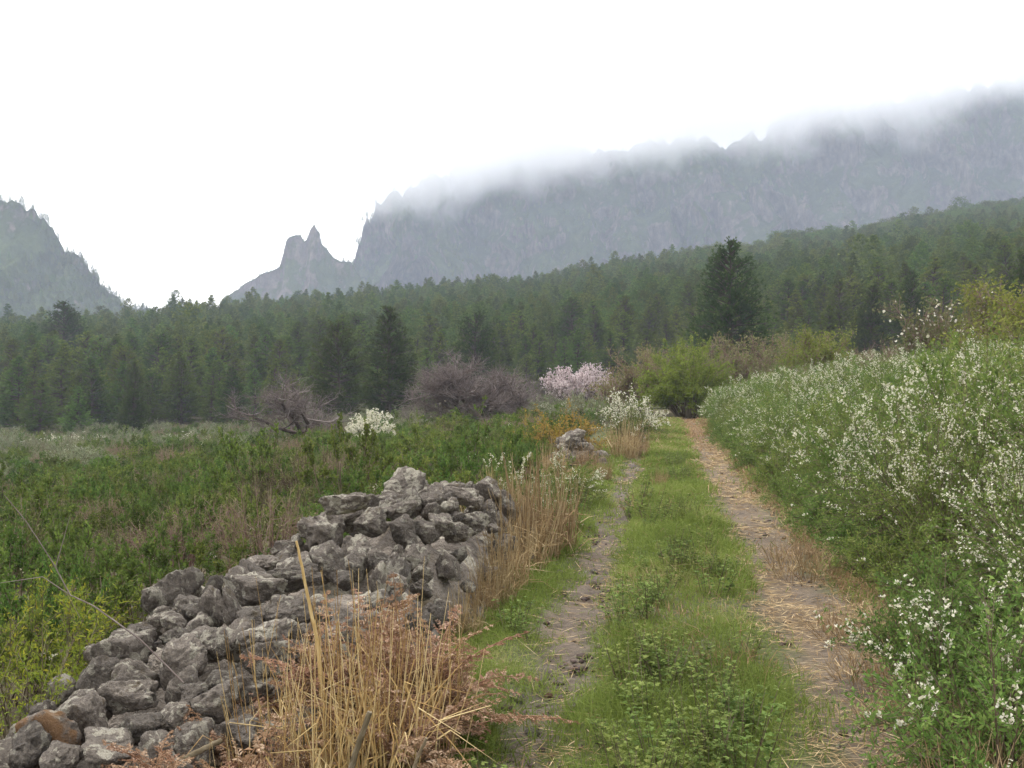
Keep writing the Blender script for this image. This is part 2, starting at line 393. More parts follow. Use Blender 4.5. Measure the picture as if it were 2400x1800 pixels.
# ground sheet: rings of growing radius round the path's start
az = np.concatenate([np.linspace(-180, -50, 40, endpoint=False), np.linspace(-50, 50, 420, endpoint=False), np.linspace(50, 180, 40, endpoint=False)])
rad = np.concatenate([[0.3], np.geomspace(0.8, 600, 330), np.geomspace(700, 9000, 14)])
A, RR = np.meshgrid(np.radians(az), rad, indexing='xy')
X = np.sin(A) * RR; Y = np.cos(A) * RR
Z = gz(X, Y); lat = X - pathx(Y)
Z = Z - 0.09 * sstep(1.30, 1.05, np.abs(lat - 0.0)) * (Y < 41.5) * (Y > 0.5)
V = np.stack([X, Y, Z], -1).reshape(-1, 3); nr, na = A.shape
i, k = np.meshgrid(np.arange(nr - 1), np.arange(na), indexing='ij'); k2 = (k + 1) % na
Fq = np.stack([i * na + k, i * na + k2, (i + 1) * na + k2, (i + 1) * na + k], -1).reshape(-1, 4)[:, ::-1]
g = link('ground', mesh('ground', V, Fq, M['earth'], smooth=True)); g['kind'] = 'structure'

# the rutted track
ys = np.concatenate([np.arange(0.8, 9, 0.035), np.arange(9, 20, 0.08), np.arange(20, 42.01, 0.2)]); ls = np.arange(-1.32, 1.33, 0.04)
LL, YY = np.meshgrid(ls, ys, indexing='xy'); XX = pathx(YY) + LL
l, r = rut_profile(LL + 0.06 * fbm(XX * 2.5, YY * 2.5, 0, 3), YY)
ZZ = surf(XX, YY) + 0.026 * fbm(XX * 5, YY * 5, 1, 4) * np.maximum(l, 0.35) + 0.05 * (np.maximum(l, 0) + 0.4 * r) * np.clip(fbm(XX * 9, YY * 7, 4, 2) - 0.1, 0, 1)
ZZ -= 0.10 * sstep(1.12, 1.32, np.abs(LL)) + 0.1 * sstep(41, 42, YY)
rut = np.clip(np.maximum(l, r) + 0.45 * fbm(XX * 3, YY * 3, 2, 4) * (np.maximum(l, r) < 0.9) + 0.15 * (YY > 25), 0, 1)
strawm = np.clip(0.30 * l + 0.95 * r + 0.3 * sstep(0.9, 1.3, LL) + 0.3 * fbm(XX * 1.3, YY * 1.3, 7, 3), 0, 1)
nr, na = LL.shape; i, k = np.meshgrid(np.arange(nr - 1), np.arange(na - 1), indexing='ij')
Fq = np.stack([i * na + k, i * na + k + 1, (i + 1) * na + k + 1, (i + 1) * na + k], -1).reshape(-1, 4)
tr = link('dirt_track', mesh('dirt_track', np.stack([XX, YY, ZZ], -1).reshape(-1, 3), Fq, M['track'], smooth=True, attrs={'rut': rut.ravel(), 'straw': strawm.ravel()}))
tr['kind'] = 'structure'

# ------------------------------------------------------------------ mountains
MS = 0.62                       # scale of the mountains against a first guess at their distance
def mountain(name, pts, Yt, depth, mat, seed, nu=300, nv=80, z0=-25, gully=34.0, sharp=1.9, rough=5.0):
    pts = np.array(pts, float); d = np.concatenate([[0], np.cumsum(np.hypot(*np.diff(pts, axis=0).T))])
    u = np.linspace(0, d[-1], nu); px = np.interp(u, d, pts[:, 0]); py = np.interp(u, d, pts[:, 1])
    Xt = (px - 1200) / F * Yt; Zt = CAM_Z + (900 - py) / F * Yt
    Zt = Zt + rough * fbm(u * 0.06, seed, 0, 3)
    v = np.linspace(0, 1, nv); rows = []
    for t in v:
        z = z0 + (Zt - z0) * t; y = Yt - depth * (1 - t) ** sharp
        h = np.clip((Zt - z0) / 200, 0.25, 1.4)
        gl = np.abs(fbm(Xt * 0.010 + 0.002 * z, z * 0.0028, seed, 4))
        ed = math.sin(math.pi * min(t, 0.999)) ** 0.6
        y = y + gully * h * (gl - 0.35) * 2 * ed + 0.35 * gully * fbm(Xt * 0.03, z * 0.022, seed + 5, 4) * ed + 0.14 * gully * fbm(Xt * 0.11, z * 0.05, seed + 7, 3) * ed
        x = Xt + 0.25 * gully * fbm(Xt * 0.02, z * 0.02, seed + 9, 3) * ed
        rows.append(np.stack([x, y, z + 0.12 * gully * fbm(Xt * 0.04, t * 9, seed + 2, 3) * ed], -1))
    for t in np.linspace(0.06, 1, 14):
        rows.append(np.stack([Xt, Xt * 0 + Yt + depth * 0.8 * t, z0 + (Zt - z0) * (1 - t) ** 1.3], -1))
    G = np.stack(rows); G = (G - [0, 0, CAM_Z]) * MS + [0, 0, CAM_Z]; n0, n1 = G.shape[:2]
    i, k = np.meshgrid(np.arange(n0 - 1), np.arange(n1 - 1), indexing='ij')
    Fq = np.stack([i * n1 + k, i * n1 + k + 1, (i + 1) * n1 + k + 1, (i + 1) * n1 + k], -1).reshape(-1, 4)
    o = link(name, mesh(name, G.reshape(-1, 3), Fq, mat, smooth=False)); o['kind'] = 'structure'
    return G[:nv]

MASSIF = [(812, 900), (822, 690), (826, 640), (832, 600), (848, 545), (868, 500), (885, 478), (905, 466), (932, 458), (960, 445), (1000, 420), (1060, 400), (1085, 365), (1110, 345), (1150, 335), (1220, 345), (1320, 340), (1420, 352),
          (1500, 345), (1560, 335), (1640, 320), (1700, 338), (1790, 318), (1812, 290), (1850, 265), (1900, 240), (1980, 235), (2060, 232), (2120, 225), (2200, 218), (2300, 205), (2400, 185), (2600, 140), (2900, 110), (3300, 180)]
PINN = [(480, 900), (520, 702), (570, 668), (620, 640), (655, 622), (664, 596), (670, 566), (678, 553), (705, 551), (713, 566), (719, 562), (728, 540), (737, 526), (746, 545), (754, 570), (768, 585), (782, 603), (800, 610), (822, 612), (850, 660), (900, 900)]
HILL = [(-900, 420), (-500, 360), (-200, 410), (-60, 440), (0, 462), (60, 490), (90, 500), (118, 525), (150, 580), (185, 612), (222, 650), (262, 690), (300, 712), (360, 735), (430, 800), (480, 900)]
gm = mountain('mountain', MASSIF, 1500, 420, M['mountain'], 3, nu=420, nv=110, gully=60, rough=9.0)
gp = mountain('rock_pinnacle', PINN, 1300, 160, M['mountain'], 11, nu=260, nv=70, gully=13, sharp=1.5, rough=1.6)
gh = mountain('wooded_hill', HILL, 980, 340, M['hill'], 23, nu=220, nv=60, gully=22, sharp=1.5, rough=4)

# ------------------------------------------------------------------ plant builders
def pine_mesh(seed, H, R, whorls, per, tufts, needles, nl, nw, round_=0.0, low=0.06, mat='pine'):
    """returns trunk mesh and crown mesh, base at the origin"""
    r = rng_(seed); hb = MB()
    bend = r.normal(size=2) * 0.02 * H; tz = np.linspace(-0.3, H * 0.97, 9)
    tp = np.stack([bend[0] * (tz / H) ** 2, bend[1] * (tz / H) ** 2, tz], -1)
    V, Fq = tube(tp, 0.022 * H * (1 - tz / H * 0.93).clip(0.04, 1), 6); hb.add(V, Fq, r.random(len(V)) * 0.5)
    P, D, TT = [], [], []; b0, b1 = [], []
    for w in range(whorls):
        t = low + (1 - low) * ((w + r.random() * 0.6) / whorls)
        prof = (1 - t) ** 0.82 * (1 - round_) + round_ * math.sqrt(max(0, 1 - ((t - 0.5) / 0.52) ** 2))
        if t < 0.2: prof *= 0.55 + 2.2 * t
        for k in range(per):
            L = R * (prof * r.uniform(0.72, 1.08) + 0.02); a = r.random() * 2 * math.pi
            el = R_(-6 + 50 * t + r.normal() * 9)
            d = np.array([math.cos(a) * math.cos(el), math.sin(a) * math.cos(el), math.sin(el)])
            o = np.array([bend[0] * t * t, bend[1] * t * t, t * H]) ; e = o + d * L
            b0.append(o); b1.append(e)
            m = max(3, int(tufts * (0.2 + 0.55 * L / R + 0.75 * (L / R) ** 2)))
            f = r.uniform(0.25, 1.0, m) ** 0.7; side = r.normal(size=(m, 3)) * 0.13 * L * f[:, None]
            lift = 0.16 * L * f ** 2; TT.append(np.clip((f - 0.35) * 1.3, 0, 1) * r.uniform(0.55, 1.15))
            P.append(o + d * L * f[:, None] + side + np.array([0, 0, 1]) * lift[:, None]); D.append(np.tile(d + np.array([0, 0, 0.55]), (m, 1)) + side / (0.3 * L + 1e-6))
    TT.append(np.full(14, 0.7)); zt = np.linspace(0.86, 1.0, 14) * H; P.append(np.stack([bend[0] * (zt / H) ** 2, bend[1] * (zt / H) ** 2, zt], -1) + r.normal(size=(14, 3)) * 0.006 * H * (1.3 - np.linspace(0.3, 1, 14))[:, None]); D.append(np.tile([[0, 0, 1.0]], (14, 1)) + r.normal(size=(14, 3)) * 0.25)
    V, Fq = sticks(np.array(b0), np.array(b1), np.full(len(b0), 0.006 * H), np.full(len(b0), 0.002 * H)); hb.add(V, Fq, r.random(len(V)) * 0.6)
    P = np.concatenate(P); D = unit(np.concatenate(D)); n = len(P)
    Pn = np.repeat(P, needles, 0); Dn = unit(np.repeat(D, needles, 0) + r.normal(size=(n * needles, 3)) * 0.62)
    Ln = (nl * r.uniform(0.7, 1.25, n * needles) * np.clip(1.25 - 0.75 * np.repeat(P[:, 2], needles) / H, 0.45, 1.0))[:, None]; B = ortho(Dn, r) * nw
    Vn = np.stack([Pn - B * 0.6 - Dn * Ln * 0.15, Pn + B * 0.6 - Dn * Ln * 0.15, Pn + Dn * Ln], 1).reshape(-1, 3)
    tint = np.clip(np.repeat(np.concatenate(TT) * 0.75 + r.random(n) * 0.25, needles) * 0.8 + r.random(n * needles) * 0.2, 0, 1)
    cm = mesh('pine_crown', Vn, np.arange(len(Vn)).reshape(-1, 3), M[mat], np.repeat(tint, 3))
    return hb.mesh('pine_trunk', M['bark']), cm

def branchy(seed, H, spread, limbs, kids=(5, 6, 6), trunk=0.18, r0=0.09, droop=0.0, tmat='twig', upward=0.5, crook=0.25, lens=(0.62, 0.34, 0.2, 0.12), trunk_mat=None):
    """bare, wide, many-forked tree or shrub; returns trunk mesh, twig mesh, tip points and directions"""
    r = rng_(seed); tb, wb = MB(), MB(); tips = []; tipd = []
    segs0, segs1, sr0, sr1, stint = [], [], [], [], []
    def grow(o, d, L, rad, lev):
        m = 5 if lev < 2 else 3
        pts = [o]; dd = d.copy()
        for q in range(m):
            dd = unit(dd + r.normal(size=3) * crook * (0.7 if lev else 0.25) + np.array([0, 0, 0.06 * upward]))
            pts.append(pts[-1] + dd * L / m)
        pts = np.array(pts); rr = np.linspace(rad, rad * 0.5, m + 1)
        if lev < 2:
            V, Fq = tube(pts, rr, 6); tb.add(V, Fq, np.clip(r.random(len(V)) * 0.6 + 0.2, 0, 1))
        else:
            segs0.append(pts[:-1]); segs1.append(pts[1:]); sr0.append(rr[:-1]); sr1.append(rr[1:]); stint.append(np.full(m, r.random()))
        if lev >= 3: tips.append(pts[1:]); tipd.append(pts[1:] - pts[:-1])
        if lev > len(kids) - 1 + 1: return
        nk = limbs if lev == 0 else kids[min(lev - 1, len(kids) - 1)]
        if lev >= len(kids) + 1: return
        for c in range(nk):
            f = r.uniform(0.75, 1.0) if lev == 0 else r.uniform(0.25, 1.0)
            ii = min(int(f * m), m - 1); p = pts[ii] + (pts[ii + 1] - pts[ii]) * (f * m - ii)
            if lev == 0:
                a = 2 * math.pi * (c + r.uniform(-0.3, 0.3)) / nk; el = R_(r.uniform(18, 60) * (0.6 + 0.4 * upward))
                nd = np.array([math.cos(a) * math.cos(el), math.sin(a) * math.cos(el), math.sin(el)])
                LL_ = lens[0] * math.hypot(spread * math.cos(el), H * math.sin(el)) * r.uniform(0.8, 1.15)
            else:
                nd = unit(unit(pts[ii + 1] - pts[ii]) * 0.7 + r.normal(size=3) * 0.62 + np.array([0, 0, 0.22 * upward - droop]))
                LL_ = lens[min(lev, 3)] * 0.5 * (spread + H) * r.uniform(0.6, 1.2)
            grow(p, nd, LL_, max(rad * (0.62 if lev == 0 else 0.5), 0.004 * (H + spread) / 6), lev + 1)
    grow(np.array([0, 0, -0.1]), np.array([0, 0, 1.0]), trunk * H + 0.1, r0, 0)
    V, Fq = sticks(np.concatenate(segs0), np.concatenate(segs1), np.concatenate(sr0), np.concatenate(sr1))
    wb.add(V, Fq, np.repeat(np.concatenate(stint), 6))
    return tb.mesh('trunk', M[trunk_mat or 'bark']), wb.mesh('crown', M[tmat]), np.concatenate(tips), unit(np.concatenate(tipd))

def petals_at(name, tips, tipd, count, size, mat, seed, jitter=0.08, per=2, elong=1.0):
    r = rng_(seed); ix = r.integers(0, len(tips), count); P = tips[ix] + r.normal(size=(count, 3)) * jitter
    ix2 = np.repeat(np.arange(count), per); n = len(ix2)
    D = unit(tipd[ix][ix2] * 0.5 + r.normal(size=(n, 3)) * 0.8); s = size * r.uniform(0.6, 1.3, n)
    V, Fq, T = leaves(P[ix2] - D * s[:, None] * 0.3, D, r.normal(size=(n, 3)), s * elong, s * 0.75, r.random(n))
    return mesh(name, V, Fq, mat, T)

def shrub(seed, H, R, shoots, side, lv, leaf, leafw, mat, flowers=0, fsize=0.02, fshare=0.5, stem_r=0.006, base_r=0.25, tlow=0.25, slen=0.22, stiff=0.35, fmat='white', smat='stem', droop=0.0, ftop=0.6):
    """shrub of arching shoots; parts: stem, foliage, blossom"""
    r = rng_(seed)
    a = r.random(shoots) * 2 * math.pi; th = np.sqrt(r.random(shoots)) * R_(88)
    k = r.uniform(0.72, 1.06, shoots)
    tip = np.stack([R * np.sin(th) * np.cos(a) * k, R * np.sin(th) * np.sin(a) * k, (H * np.cos(th) * k).clip(0.12 * H)], -1)
    base = np.stack([np.cos(a), np.sin(a), a * 0 - 0.05 / max(H, .1)], -1) * (base_r * R * np.sqrt(r.random(shoots)))[:, None]; base[:, 2] = -0.04
    ctrl = base * 0.5 + tip * 0.5 + np.array([0, 0, 1]) * (stiff * H * np.sin(th))[:, None]
    def bez(t):
        t = np.asarray(t)[..., None]
        return (1 - t) ** 2 * base[:, None] + 2 * t * (1 - t) * ctrl[:, None] + t * t * tip[:, None]
    tt = np.tile(np.linspace(0, 1, 5), (shoots, 1)); pts = bez(tt)
    sb = MB()
    V, Fq = sticks(pts[:, :-1].reshape(-1, 3), pts[:, 1:].reshape(-1, 3), np.tile(stem_r * np.array([1, .85, .65, .45]), shoots), np.tile(stem_r * np.array([.85, .65, .45, .25]), shoots))
    sb.add(V, Fq, np.repeat(r.random(len(V) // 6), 6))
    # side shoots
    ts = r.uniform(tlow, 1.0, (shoots, side)); o = bez(ts); d = bez(np.minimum(ts + 0.06, 1.06)) - bez(ts - 0.01)
    o = o.reshape(-1, 3); d = unit(d.reshape(-1, 3)); ns = len(o)
    d = unit(d * 0.8 + r.normal(size=(ns, 3)) * 0.6 + np.array([0, 0, 0.35 - droop]))
    Ls = slen * (H + R) * 0.5 * r.uniform(0.5, 1.3, ns); e = o + d * Ls[:, None]
    V, Fq = sticks(o, e, np.full(ns, stem_r * 0.4), np.full(ns, stem_r * 0.18)); sb.add(V, Fq, np.repeat(r.random(ns), 6))
    ix = np.repeat(np.arange(ns), lv); f = r.uniform(0.05, 1.05, len(ix))
    P = o[ix] + (e - o)[ix] * f[:, None] + r.normal(size=(len(ix), 3)) * leaf * 0.25
    D = unit(d[ix] * 0.6 + r.normal(size=(len(ix), 3)) * 0.75 + np.array([0, 0, 0.2])); N = r.normal(size=(len(ix), 3)) + np.array([0, 0, 0.9])
    st = r.random(ns); tint = np.clip(0.55 * st[ix] + 0.45 * r.random(len(ix)), 0, 1)
    s = r.uniform(0.6, 1.25, len(ix))
    V, Fq, T = leaves(P, D, N, leaf * s, leafw * s, tint)
    parts = [('stem', sb.mesh('stem', M[smat]), True), ('foliage', mesh('foliage', V, Fq, M[mat], T), False)]
    if flowers:
        zrel = e[:, 2] / H + 0.35 * np.hypot(e[:, 0], e[:, 1]) / R
        cand = np.where((np.repeat(r.random(shoots), side) < fshare) & (ts.ravel() > 0.5) & (zrel > ftop))[0]
        if len(cand):
            ix = cand[r.integers(0, len(cand), flowers)]; f = r.uniform(0.35, 1.08, flowers)
            P = o[ix] + (e - o)[ix] * f[:, None] + r.normal(size=(flowers, 3)) * fsize * 0.6
            ix2 = np.repeat(np.arange(flowers), 3); n = len(ix2)
            D = unit(d[ix][ix2] * 0.5 + r.normal(size=(n, 3)) * 0.7 + np.array([0, 0, 0.35])); s = fsize * r.uniform(0.65, 1.25, n)
            V, Fq, T = leaves(P[ix2], D, r.normal(size=(n, 3)), s, s * 0.7, np.clip(np.repeat(r.random(flowers), 3) * 0.6 + 0.4 * r.random(n), 0, 1), 0.3)
            parts.append(('blossom', mesh('blossom', V, Fq, M[fmat], T), False))
    return parts

def dry_clump(seed, R, H, n, w, mat='dry', lean=0.18, ragged=0.35, heads=True):
    """tuft of standing dead stalks: round thin stems, some bent or broken, loose leaf blades at the foot"""
    r = rng_(seed); b = MB()
    a = r.random(n) * 2 * math.pi; q = np.sqrt(r.random(n)) * R
    P = np.stack([q * np.cos(a), q * np.sin(a), np.full(n, -0.03)], -1)
    D = unit(np.stack([np.cos(a) * lean * q / R, np.sin(a) * lean * q / R, np.ones(n)], -1) + r.normal(size=(n, 3)) * lean * 0.55)
    L = H * (1 - ragged * r.random(n) ** 1.2) * (1 - 0.25 * (q / R) ** 2)
    ww = w * r.uniform(0.6, 1.3, n); tint = r.random(n)
    m1 = P + D * (L * 0.5)[:, None] ; bd = r.normal(size=(n, 3)) * (L * 0.07)[:, None]; bd[:, 2] = -np.abs(bd[:, 2]) * 0.4
    e = P + D * L[:, None] + bd; brk = r.random(n) < 0.2
    bh = unit(r.normal(size=(n, 3)) * np.array([1, 1, 0.35])); e = np.where(brk[:, None], m1 + bh * (L * r.uniform(0.2, 0.5, n))[:, None], e)
    V, Fq = sticks(P, m1, ww / 2, ww * 0.42); b.add(V, Fq, np.repeat(tint, 6))
    V, Fq = sticks(m1, e, ww * 0.42, ww * 0.2); b.add(V, Fq, np.repeat(tint, 6))
    k = int(n * 1.4); a = r.random(k) * 2 * math.pi; q = np.sqrt(r.random(k)) * R * 1.15      # leaf blades
    P = np.stack([q * np.cos(a), q * np.sin(a), r.random(k) * H * 0.3], -1)
    D = unit(r.normal(size=(k, 3)) * 0.6 + np.array([0, 0, 0.75])); L = H * r.uniform(0.15, 0.45, k)
    bend = r.normal(size=(k, 3)) * (L * 0.3)[:, None]; bend[:, 2] = -np.abs(bend[:, 2])
    V, F4, F3, T = blades(P, D, L, ww.mean() * r.uniform(0.7, 1.5, k), bend, r.random(k)); b.add(V, F4, T); b.V.append(np.zeros((0, 3))); b.F.setdefault(3, []).append(F3 + b.n - len(V)); 
    return b.mesh('stalks', M[mat])

def frond_mesh(seed, L=0.6):
    r = rng_(seed); b = MB()
    t = np.linspace(0, 1, 9); arch = r.uniform(0.15, 0.55)
    pts = np.stack([L * 0.75 * t * (0.5 + 0.5 * t), r.normal() * 0.12 * L * t * t, L * (0.85 * t - arch * t ** 2.6)], -1)
    V, Fq = tube(pts, np.linspace(0.004, 0.0012, 9), 4); b.add(V, Fq, np.full(len(V), 0.35))
    for q in np.linspace(0.25, 0.98, 16):
        i = min(int(q * 8), 7); p = pts[i] + (pts[i + 1] - pts[i]) * (q * 8 - i); d = unit(pts[i + 1] - pts[i])
        for s in (-1, 1):
            pl = 0.30 * L * (1.08 - q) * r.uniform(0.55, 1.1)
            pd = unit(np.array([d[0] * 0.4, s, d[2] * 0.4]) + r.normal(size=3) * 0.35 + np.array([0, 0, -0.35 * r.random()]))
            pe = p + pd * pl
            V, Fq = sticks(p[None], pe[None], [0.0013], [0.0006]); b.add(V, Fq, np.full(6, 0.3))
            f = np.linspace(0.12, 1, 8); P = p + (pe - p) * f[:, None]; P = np.concatenate([P, P]); sg = np.repeat([1, -1], 8)[:, None]
            perp = unit(np.cross(pd, r.normal(size=3) * 0.3 + np.array([0, 0, 1.0])))
            D = unit(pd * 0.55 + perp * sg + r.normal(size=(16, 3)) * 0.35)
            ll = np.tile(0.26 * pl * (1.15 - f), 2) * r.uniform(0.6, 1.2, 16) + 0.006
            V, Fq, T = leaves(P, D, r.normal(size=(16, 3)) * 0.5 + np.array([0, 0, 1]), ll, ll * 0.45, np.clip(r.random() * 0.6 + r.random(16) * 0.4, 0, 1), 0.4); b.add(V, Fq, T)
    return b.mesh('frond', M['bracken'])

def weed_mesh(seed, H, stems, per, leaf):
    r = rng_(seed); b = MB(); s_ = MB()
    a = r.random(stems) * 6.283; q = r.random(stems) * 0.35 * H
    P0 = np.stack([q * np.cos(a), q * np.sin(a), q * 0 - 0.02], -1)
    P1 = P0 + np.stack([np.cos(a) * 0.3, np.sin(a) * 0.3, np.ones(stems)], -1) * (H * r.uniform(0.55, 1.05, stems))[:, None] + r.normal(size=(stems, 3)) * 0.06 * H
    V, Fq = sticks(P0, P1, np.full(stems, 0.003), np.full(stems, 0.0012)); s_.add(V, Fq, np.repeat(r.random(stems), 6))
    ix = np.repeat(np.arange(stems), per); n = len(ix); f = r.uniform(0.2, 1.02, n) ** 0.8
    P = P0[ix] + (P1 - P0)[ix] * f[:, None]; az_ = r.random(n) * 6.283
    D = unit(np.stack([np.cos(az_), np.sin(az_), r.uniform(-0.2, 0.7, n)], -1)); s = leaf * r.uniform(0.6, 1.3, n) * (1.25 - 0.5 * f)
    # each leaf: a short stalk of three leaflets
    V, Fq, T = leaves(P + D * s[:, None] * 0.35, D, np.tile([[0, 0, 1.0]], (n, 1)) + r.normal(size=(n, 3)) * 0.35, s, s * 0.5, r.random(n), 0.25); b.add(V, Fq, T)
    for sg in (-1, 1):
        sd_ = unit(np.cross(D, [0, 0, 1.0])) * sg; D2 = unit(D * 0.6 + sd_ * 0.8)
        V, Fq, T2 = leaves(P + D * s[:, None] * 0.4, D2, np.tile([[0, 0, 1.0]], (n, 1)) + r.normal(size=(n, 3)) * 0.35, s * 0.7, s * 0.4, T.reshape(-1, 4)[:, 0], 0.25); b.add(V, Fq, T2)
    return [('stem', s_.mesh('stem', M['stem']), False), ('foliage', b.mesh('foliage', M['weed']), False)]

# ------------------------------------------------------------------ scatter of uncountable plants (kind = stuff)
def scatter(name, label, P, rot, scl, idx, sources):
    me = bpy.data.meshes.new(name); me.vertices.add(len(P)); me.vertices.foreach_set('co', np.asarray(P, np.float32).ravel())
    for nm, ty, dat, key in (('scl', 'FLOAT_VECTOR', scl if np.ndim(scl) == 2 else np.stack([scl] * 3, -1), 'vector'), ('idx', 'INT', idx, 'value'), ('rot', 'FLOAT_VECTOR', rot, 'vector')):
        at_ = me.attributes.new(nm, ty, 'POINT'); at_.data.foreach_set(key, np.asarray(dat, np.int32 if ty == 'INT' else np.float32).ravel())
    me.update(); o = link(name, me); o['kind'] = 'stuff'; o['label'] = label
    ng = bpy.data.node_groups.new(name + '_nodes', 'GeometryNodeTree')
    ng.interface.new_socket('Geometry', in_out='INPUT', socket_type='NodeSocketGeometry'); ng.interface.new_socket('Geometry', in_out='OUTPUT', socket_type='NodeSocketGeometry')
    gi = ng.nodes.new('NodeGroupInput'); go = ng.nodes.new('NodeGroupOutput'); ip = ng.nodes.new('GeometryNodeInstanceOnPoints'); jn = ng.nodes.new('GeometryNodeJoinGeometry')
    for s in reversed(sources):                       # a join lists its last link first
        oi = ng.nodes.new('GeometryNodeObjectInfo'); oi.inputs['Object'].default_value = s; oi.inputs['As Instance'].default_value = True; oi.transform_space = 'ORIGINAL'
        ng.links.new(oi.outputs['Geometry'], jn.inputs[0])
    def named(nm, ty):
        a = ng.nodes.new('GeometryNodeInputNamedAttribute'); a.data_type = ty; a.inputs[0].default_value = nm; return a.outputs[0]
    ng.links.new(gi.outputs[0], ip.inputs['Points']); ng.links.new(jn.outputs[0], ip.inputs['Instance']); ip.inputs['Pick Instance'].default_value = True
    ng.links.new(named('idx', 'INT'), ip.inputs['Instance Index']); ng.links.new(named('scl', 'FLOAT_VECTOR'), ip.inputs['Scale']); ng.links.new(named('rot', 'FLOAT_VECTOR'), ip.inputs['Rotation'])
    ng.links.new(ip.outputs[0], go.inputs[0])
    md = o.modifiers.new('scatter', 'NODES'); md.node_group = ng
    return o

# ------------------------------------------------------------------ pine forest
PINES = [pine_mesh(100, 10, 2.9, 22, 8, 9, 7, 0.42, 0.075), pine_mesh(101, 10, 2.5, 23, 8, 9, 7, 0.42, 0.075, 0.1), pine_mesh(102, 10, 3.2, 20, 8, 9, 7, 0.44, 0.08, 0.45, 0.1),
         pine_mesh(103, 10, 2.7, 23, 8, 9, 7, 0.42, 0.075, 0.2), pine_mesh(104, 10, 3.3, 18, 8, 10, 7, 0.46, 0.08, 0.8, 0.25)]
BIGP = [pine_mesh(110, 10, 3.2, 25, 8, 20, 10, 0.34, 0.05, 0.32, 0.07, 'pine_clear_air_tint'), pine_mesh(111, 10, 3.6, 20, 8, 22, 10, 0.36, 0.055, 0.55, 0.05, 'pine_clear_air_tint'), pine_mesh(112, 10, 3.0, 24, 8, 18, 10, 0.34, 0.05, 0.3, 0.04, 'pine_clear_air_tint')]

def pine(proto, label, x, y, h, rz, wide=1.0, group=None):
    t = thing('pine_tree', label, 'tree', (x, y, float(gz(np.array(x), np.array(y))) - 0.1), rz, (h / 10 * wide, h / 10 * wide, h / 10), group)
    link('trunk', proto[0], t); c = link('crown', proto[1], t)
    return c

rp = rng_(7)
def pine_px(proto, label, px, top, Yd, wpx=None, group=None):
    x = at(px, Yd); zg = float(gz(np.array(x), np.array(float(Yd)))); h = up(top, Yd) - zg + 0.1
    wide = 1.0 if wpx is None else (wpx / F * Yd) / (0.56 * h)
    return pine(proto, label, x, Yd, h, rp.random() * 6.28, wide, group)

pine_px(BIGP[0], 'tall dark lone pine standing clear of the forest behind the bright green bush', 1712, 572, 70, 215)
pine_px(BIGP[2], 'pointed pine beside the bare trees, taller of the two nearest the field', 912, 722, 76, 165)
pine_px(BIGP[1], 'broad low pine just left of the pointed pine above the bare trees', 795, 768, 80, 150)
pine_px(BIGP[1], 'dark pine whose crown rises behind the widest bare tree', 1112, 742, 98, 120)
pine_px(BIGP[2], 'small slender pine at the foot of the forest above the pale shrubs', 318, 852, 88, 80)
pine_px(BIGP[0], 'small bushy pine in front of the forest foot, above the pale round shrub', 312, 915, 78, 85)
pine_px(BIGP[2], 'narrow grey-green pine standing before the forest left of the bare trees', 545, 862, 90, 95)
pine_px(BIGP[1], 'dark pine cut by the frame behind the budding bush at the far right', 2412, 600, 62, 120)
pine_px(BIGP[0], 'pointed pine standing above the dry reddish shrub on the right bank', 2135, 640, 84, 100)
pine_px(BIGP[2], 'pine in the front row left of the pointed one above the right bank', 2040, 672, 86, 105)
pine_px(BIGP[0], 'rounded big pine rising over the left forest skyline', 150, 712, 150, 150)

cell = 3.8; xs = np.arange(-230, 260, cell); yy = np.arange(60, 420, cell); GX, GY = np.meshgrid(xs, yy)
GX = (GX + rp.uniform(-0.45, 0.45, GX.shape) * cell).ravel(); GY = (GY + rp.uniform(-0.45, 0.45, GY.shape) * cell).ravel()
px = 1200 + F * GX / GY
ok = (px > -220) & (px < 2620) & (GY > forest_base(px) + rp.uniform(-4, 8, len(px))) & (GY < ridge_dist(px) + 12)
ok &= rp.random(len(px)) < np.interp(GY, [60, 130, 420], [0.8, 0.92, 0.92])
GX, GY, px = GX[ok], GY[ok], px[ok]
front = GY - forest_base(px)
hh = 7.9 * rp.uniform(0.72, 1.15, len(px)) * np.interp(front, [0, 8, 30], [0.5, 0.8, 1.0])
tall = rp.random(len(px)) < 0.035; hh = np.where(tall, hh * 1.3, hh)
pick = np.where((px > 1650) & (GY > ridge_dist(px) - 60), rp.choice([2, 4, 4, 3], len(px)), rp.choice([0, 1, 3, 0, 1, 3, 2], len(px)))
order = np.argsort(front + rp.random(len(px)) * 3); CROWN = {}
vis = [q for q in order if -30 < px[q] < 2430]
indiv = vis[:272]; indiv_set = set(indiv)
rows_ = np.minimum((np.argsort(np.argsort(front[indiv])) * 4) // len(indiv), 3); lab_of = {}
for rw in range(4):
    for k, q in enumerate(sorted([q for q, w in zip(indiv, rows_) if w == rw], key=lambda q: px[q])):
        lab_of[q] = f"{nth(k)} pine from the left in the forest's {['front row', 'second row', 'third row', 'fourth row'][rw]}"
for q in indiv:
    lab = lab_of[q]
    c = pine(PINES[pick[q]], lab, float(GX[q]), float(GY[q]), float(hh[q]), rp.random() * 6.28, rp.uniform(1.2, 1.65), 'pines of the forest slope')
    CROWN.setdefault(int(pick[q]), c)
for k in range(5):
    if k not in CROWN:
        CROWN[k] = pine(PINES[k], ['', '', 'spreading pine at the back of the front forest', '', 'round-headed pine beyond the front rows of the forest'][k] or 'dark pine behind the front rows', float(at(2250, 300)), 300.0 + 6 * k, 9.0, 1.0)
rest = np.array([q for q in range(len(px)) if q not in indiv_set])
P = np.stack([GX[rest], GY[rest], gz(GX[rest], GY[rest]) - 0.1], -1)
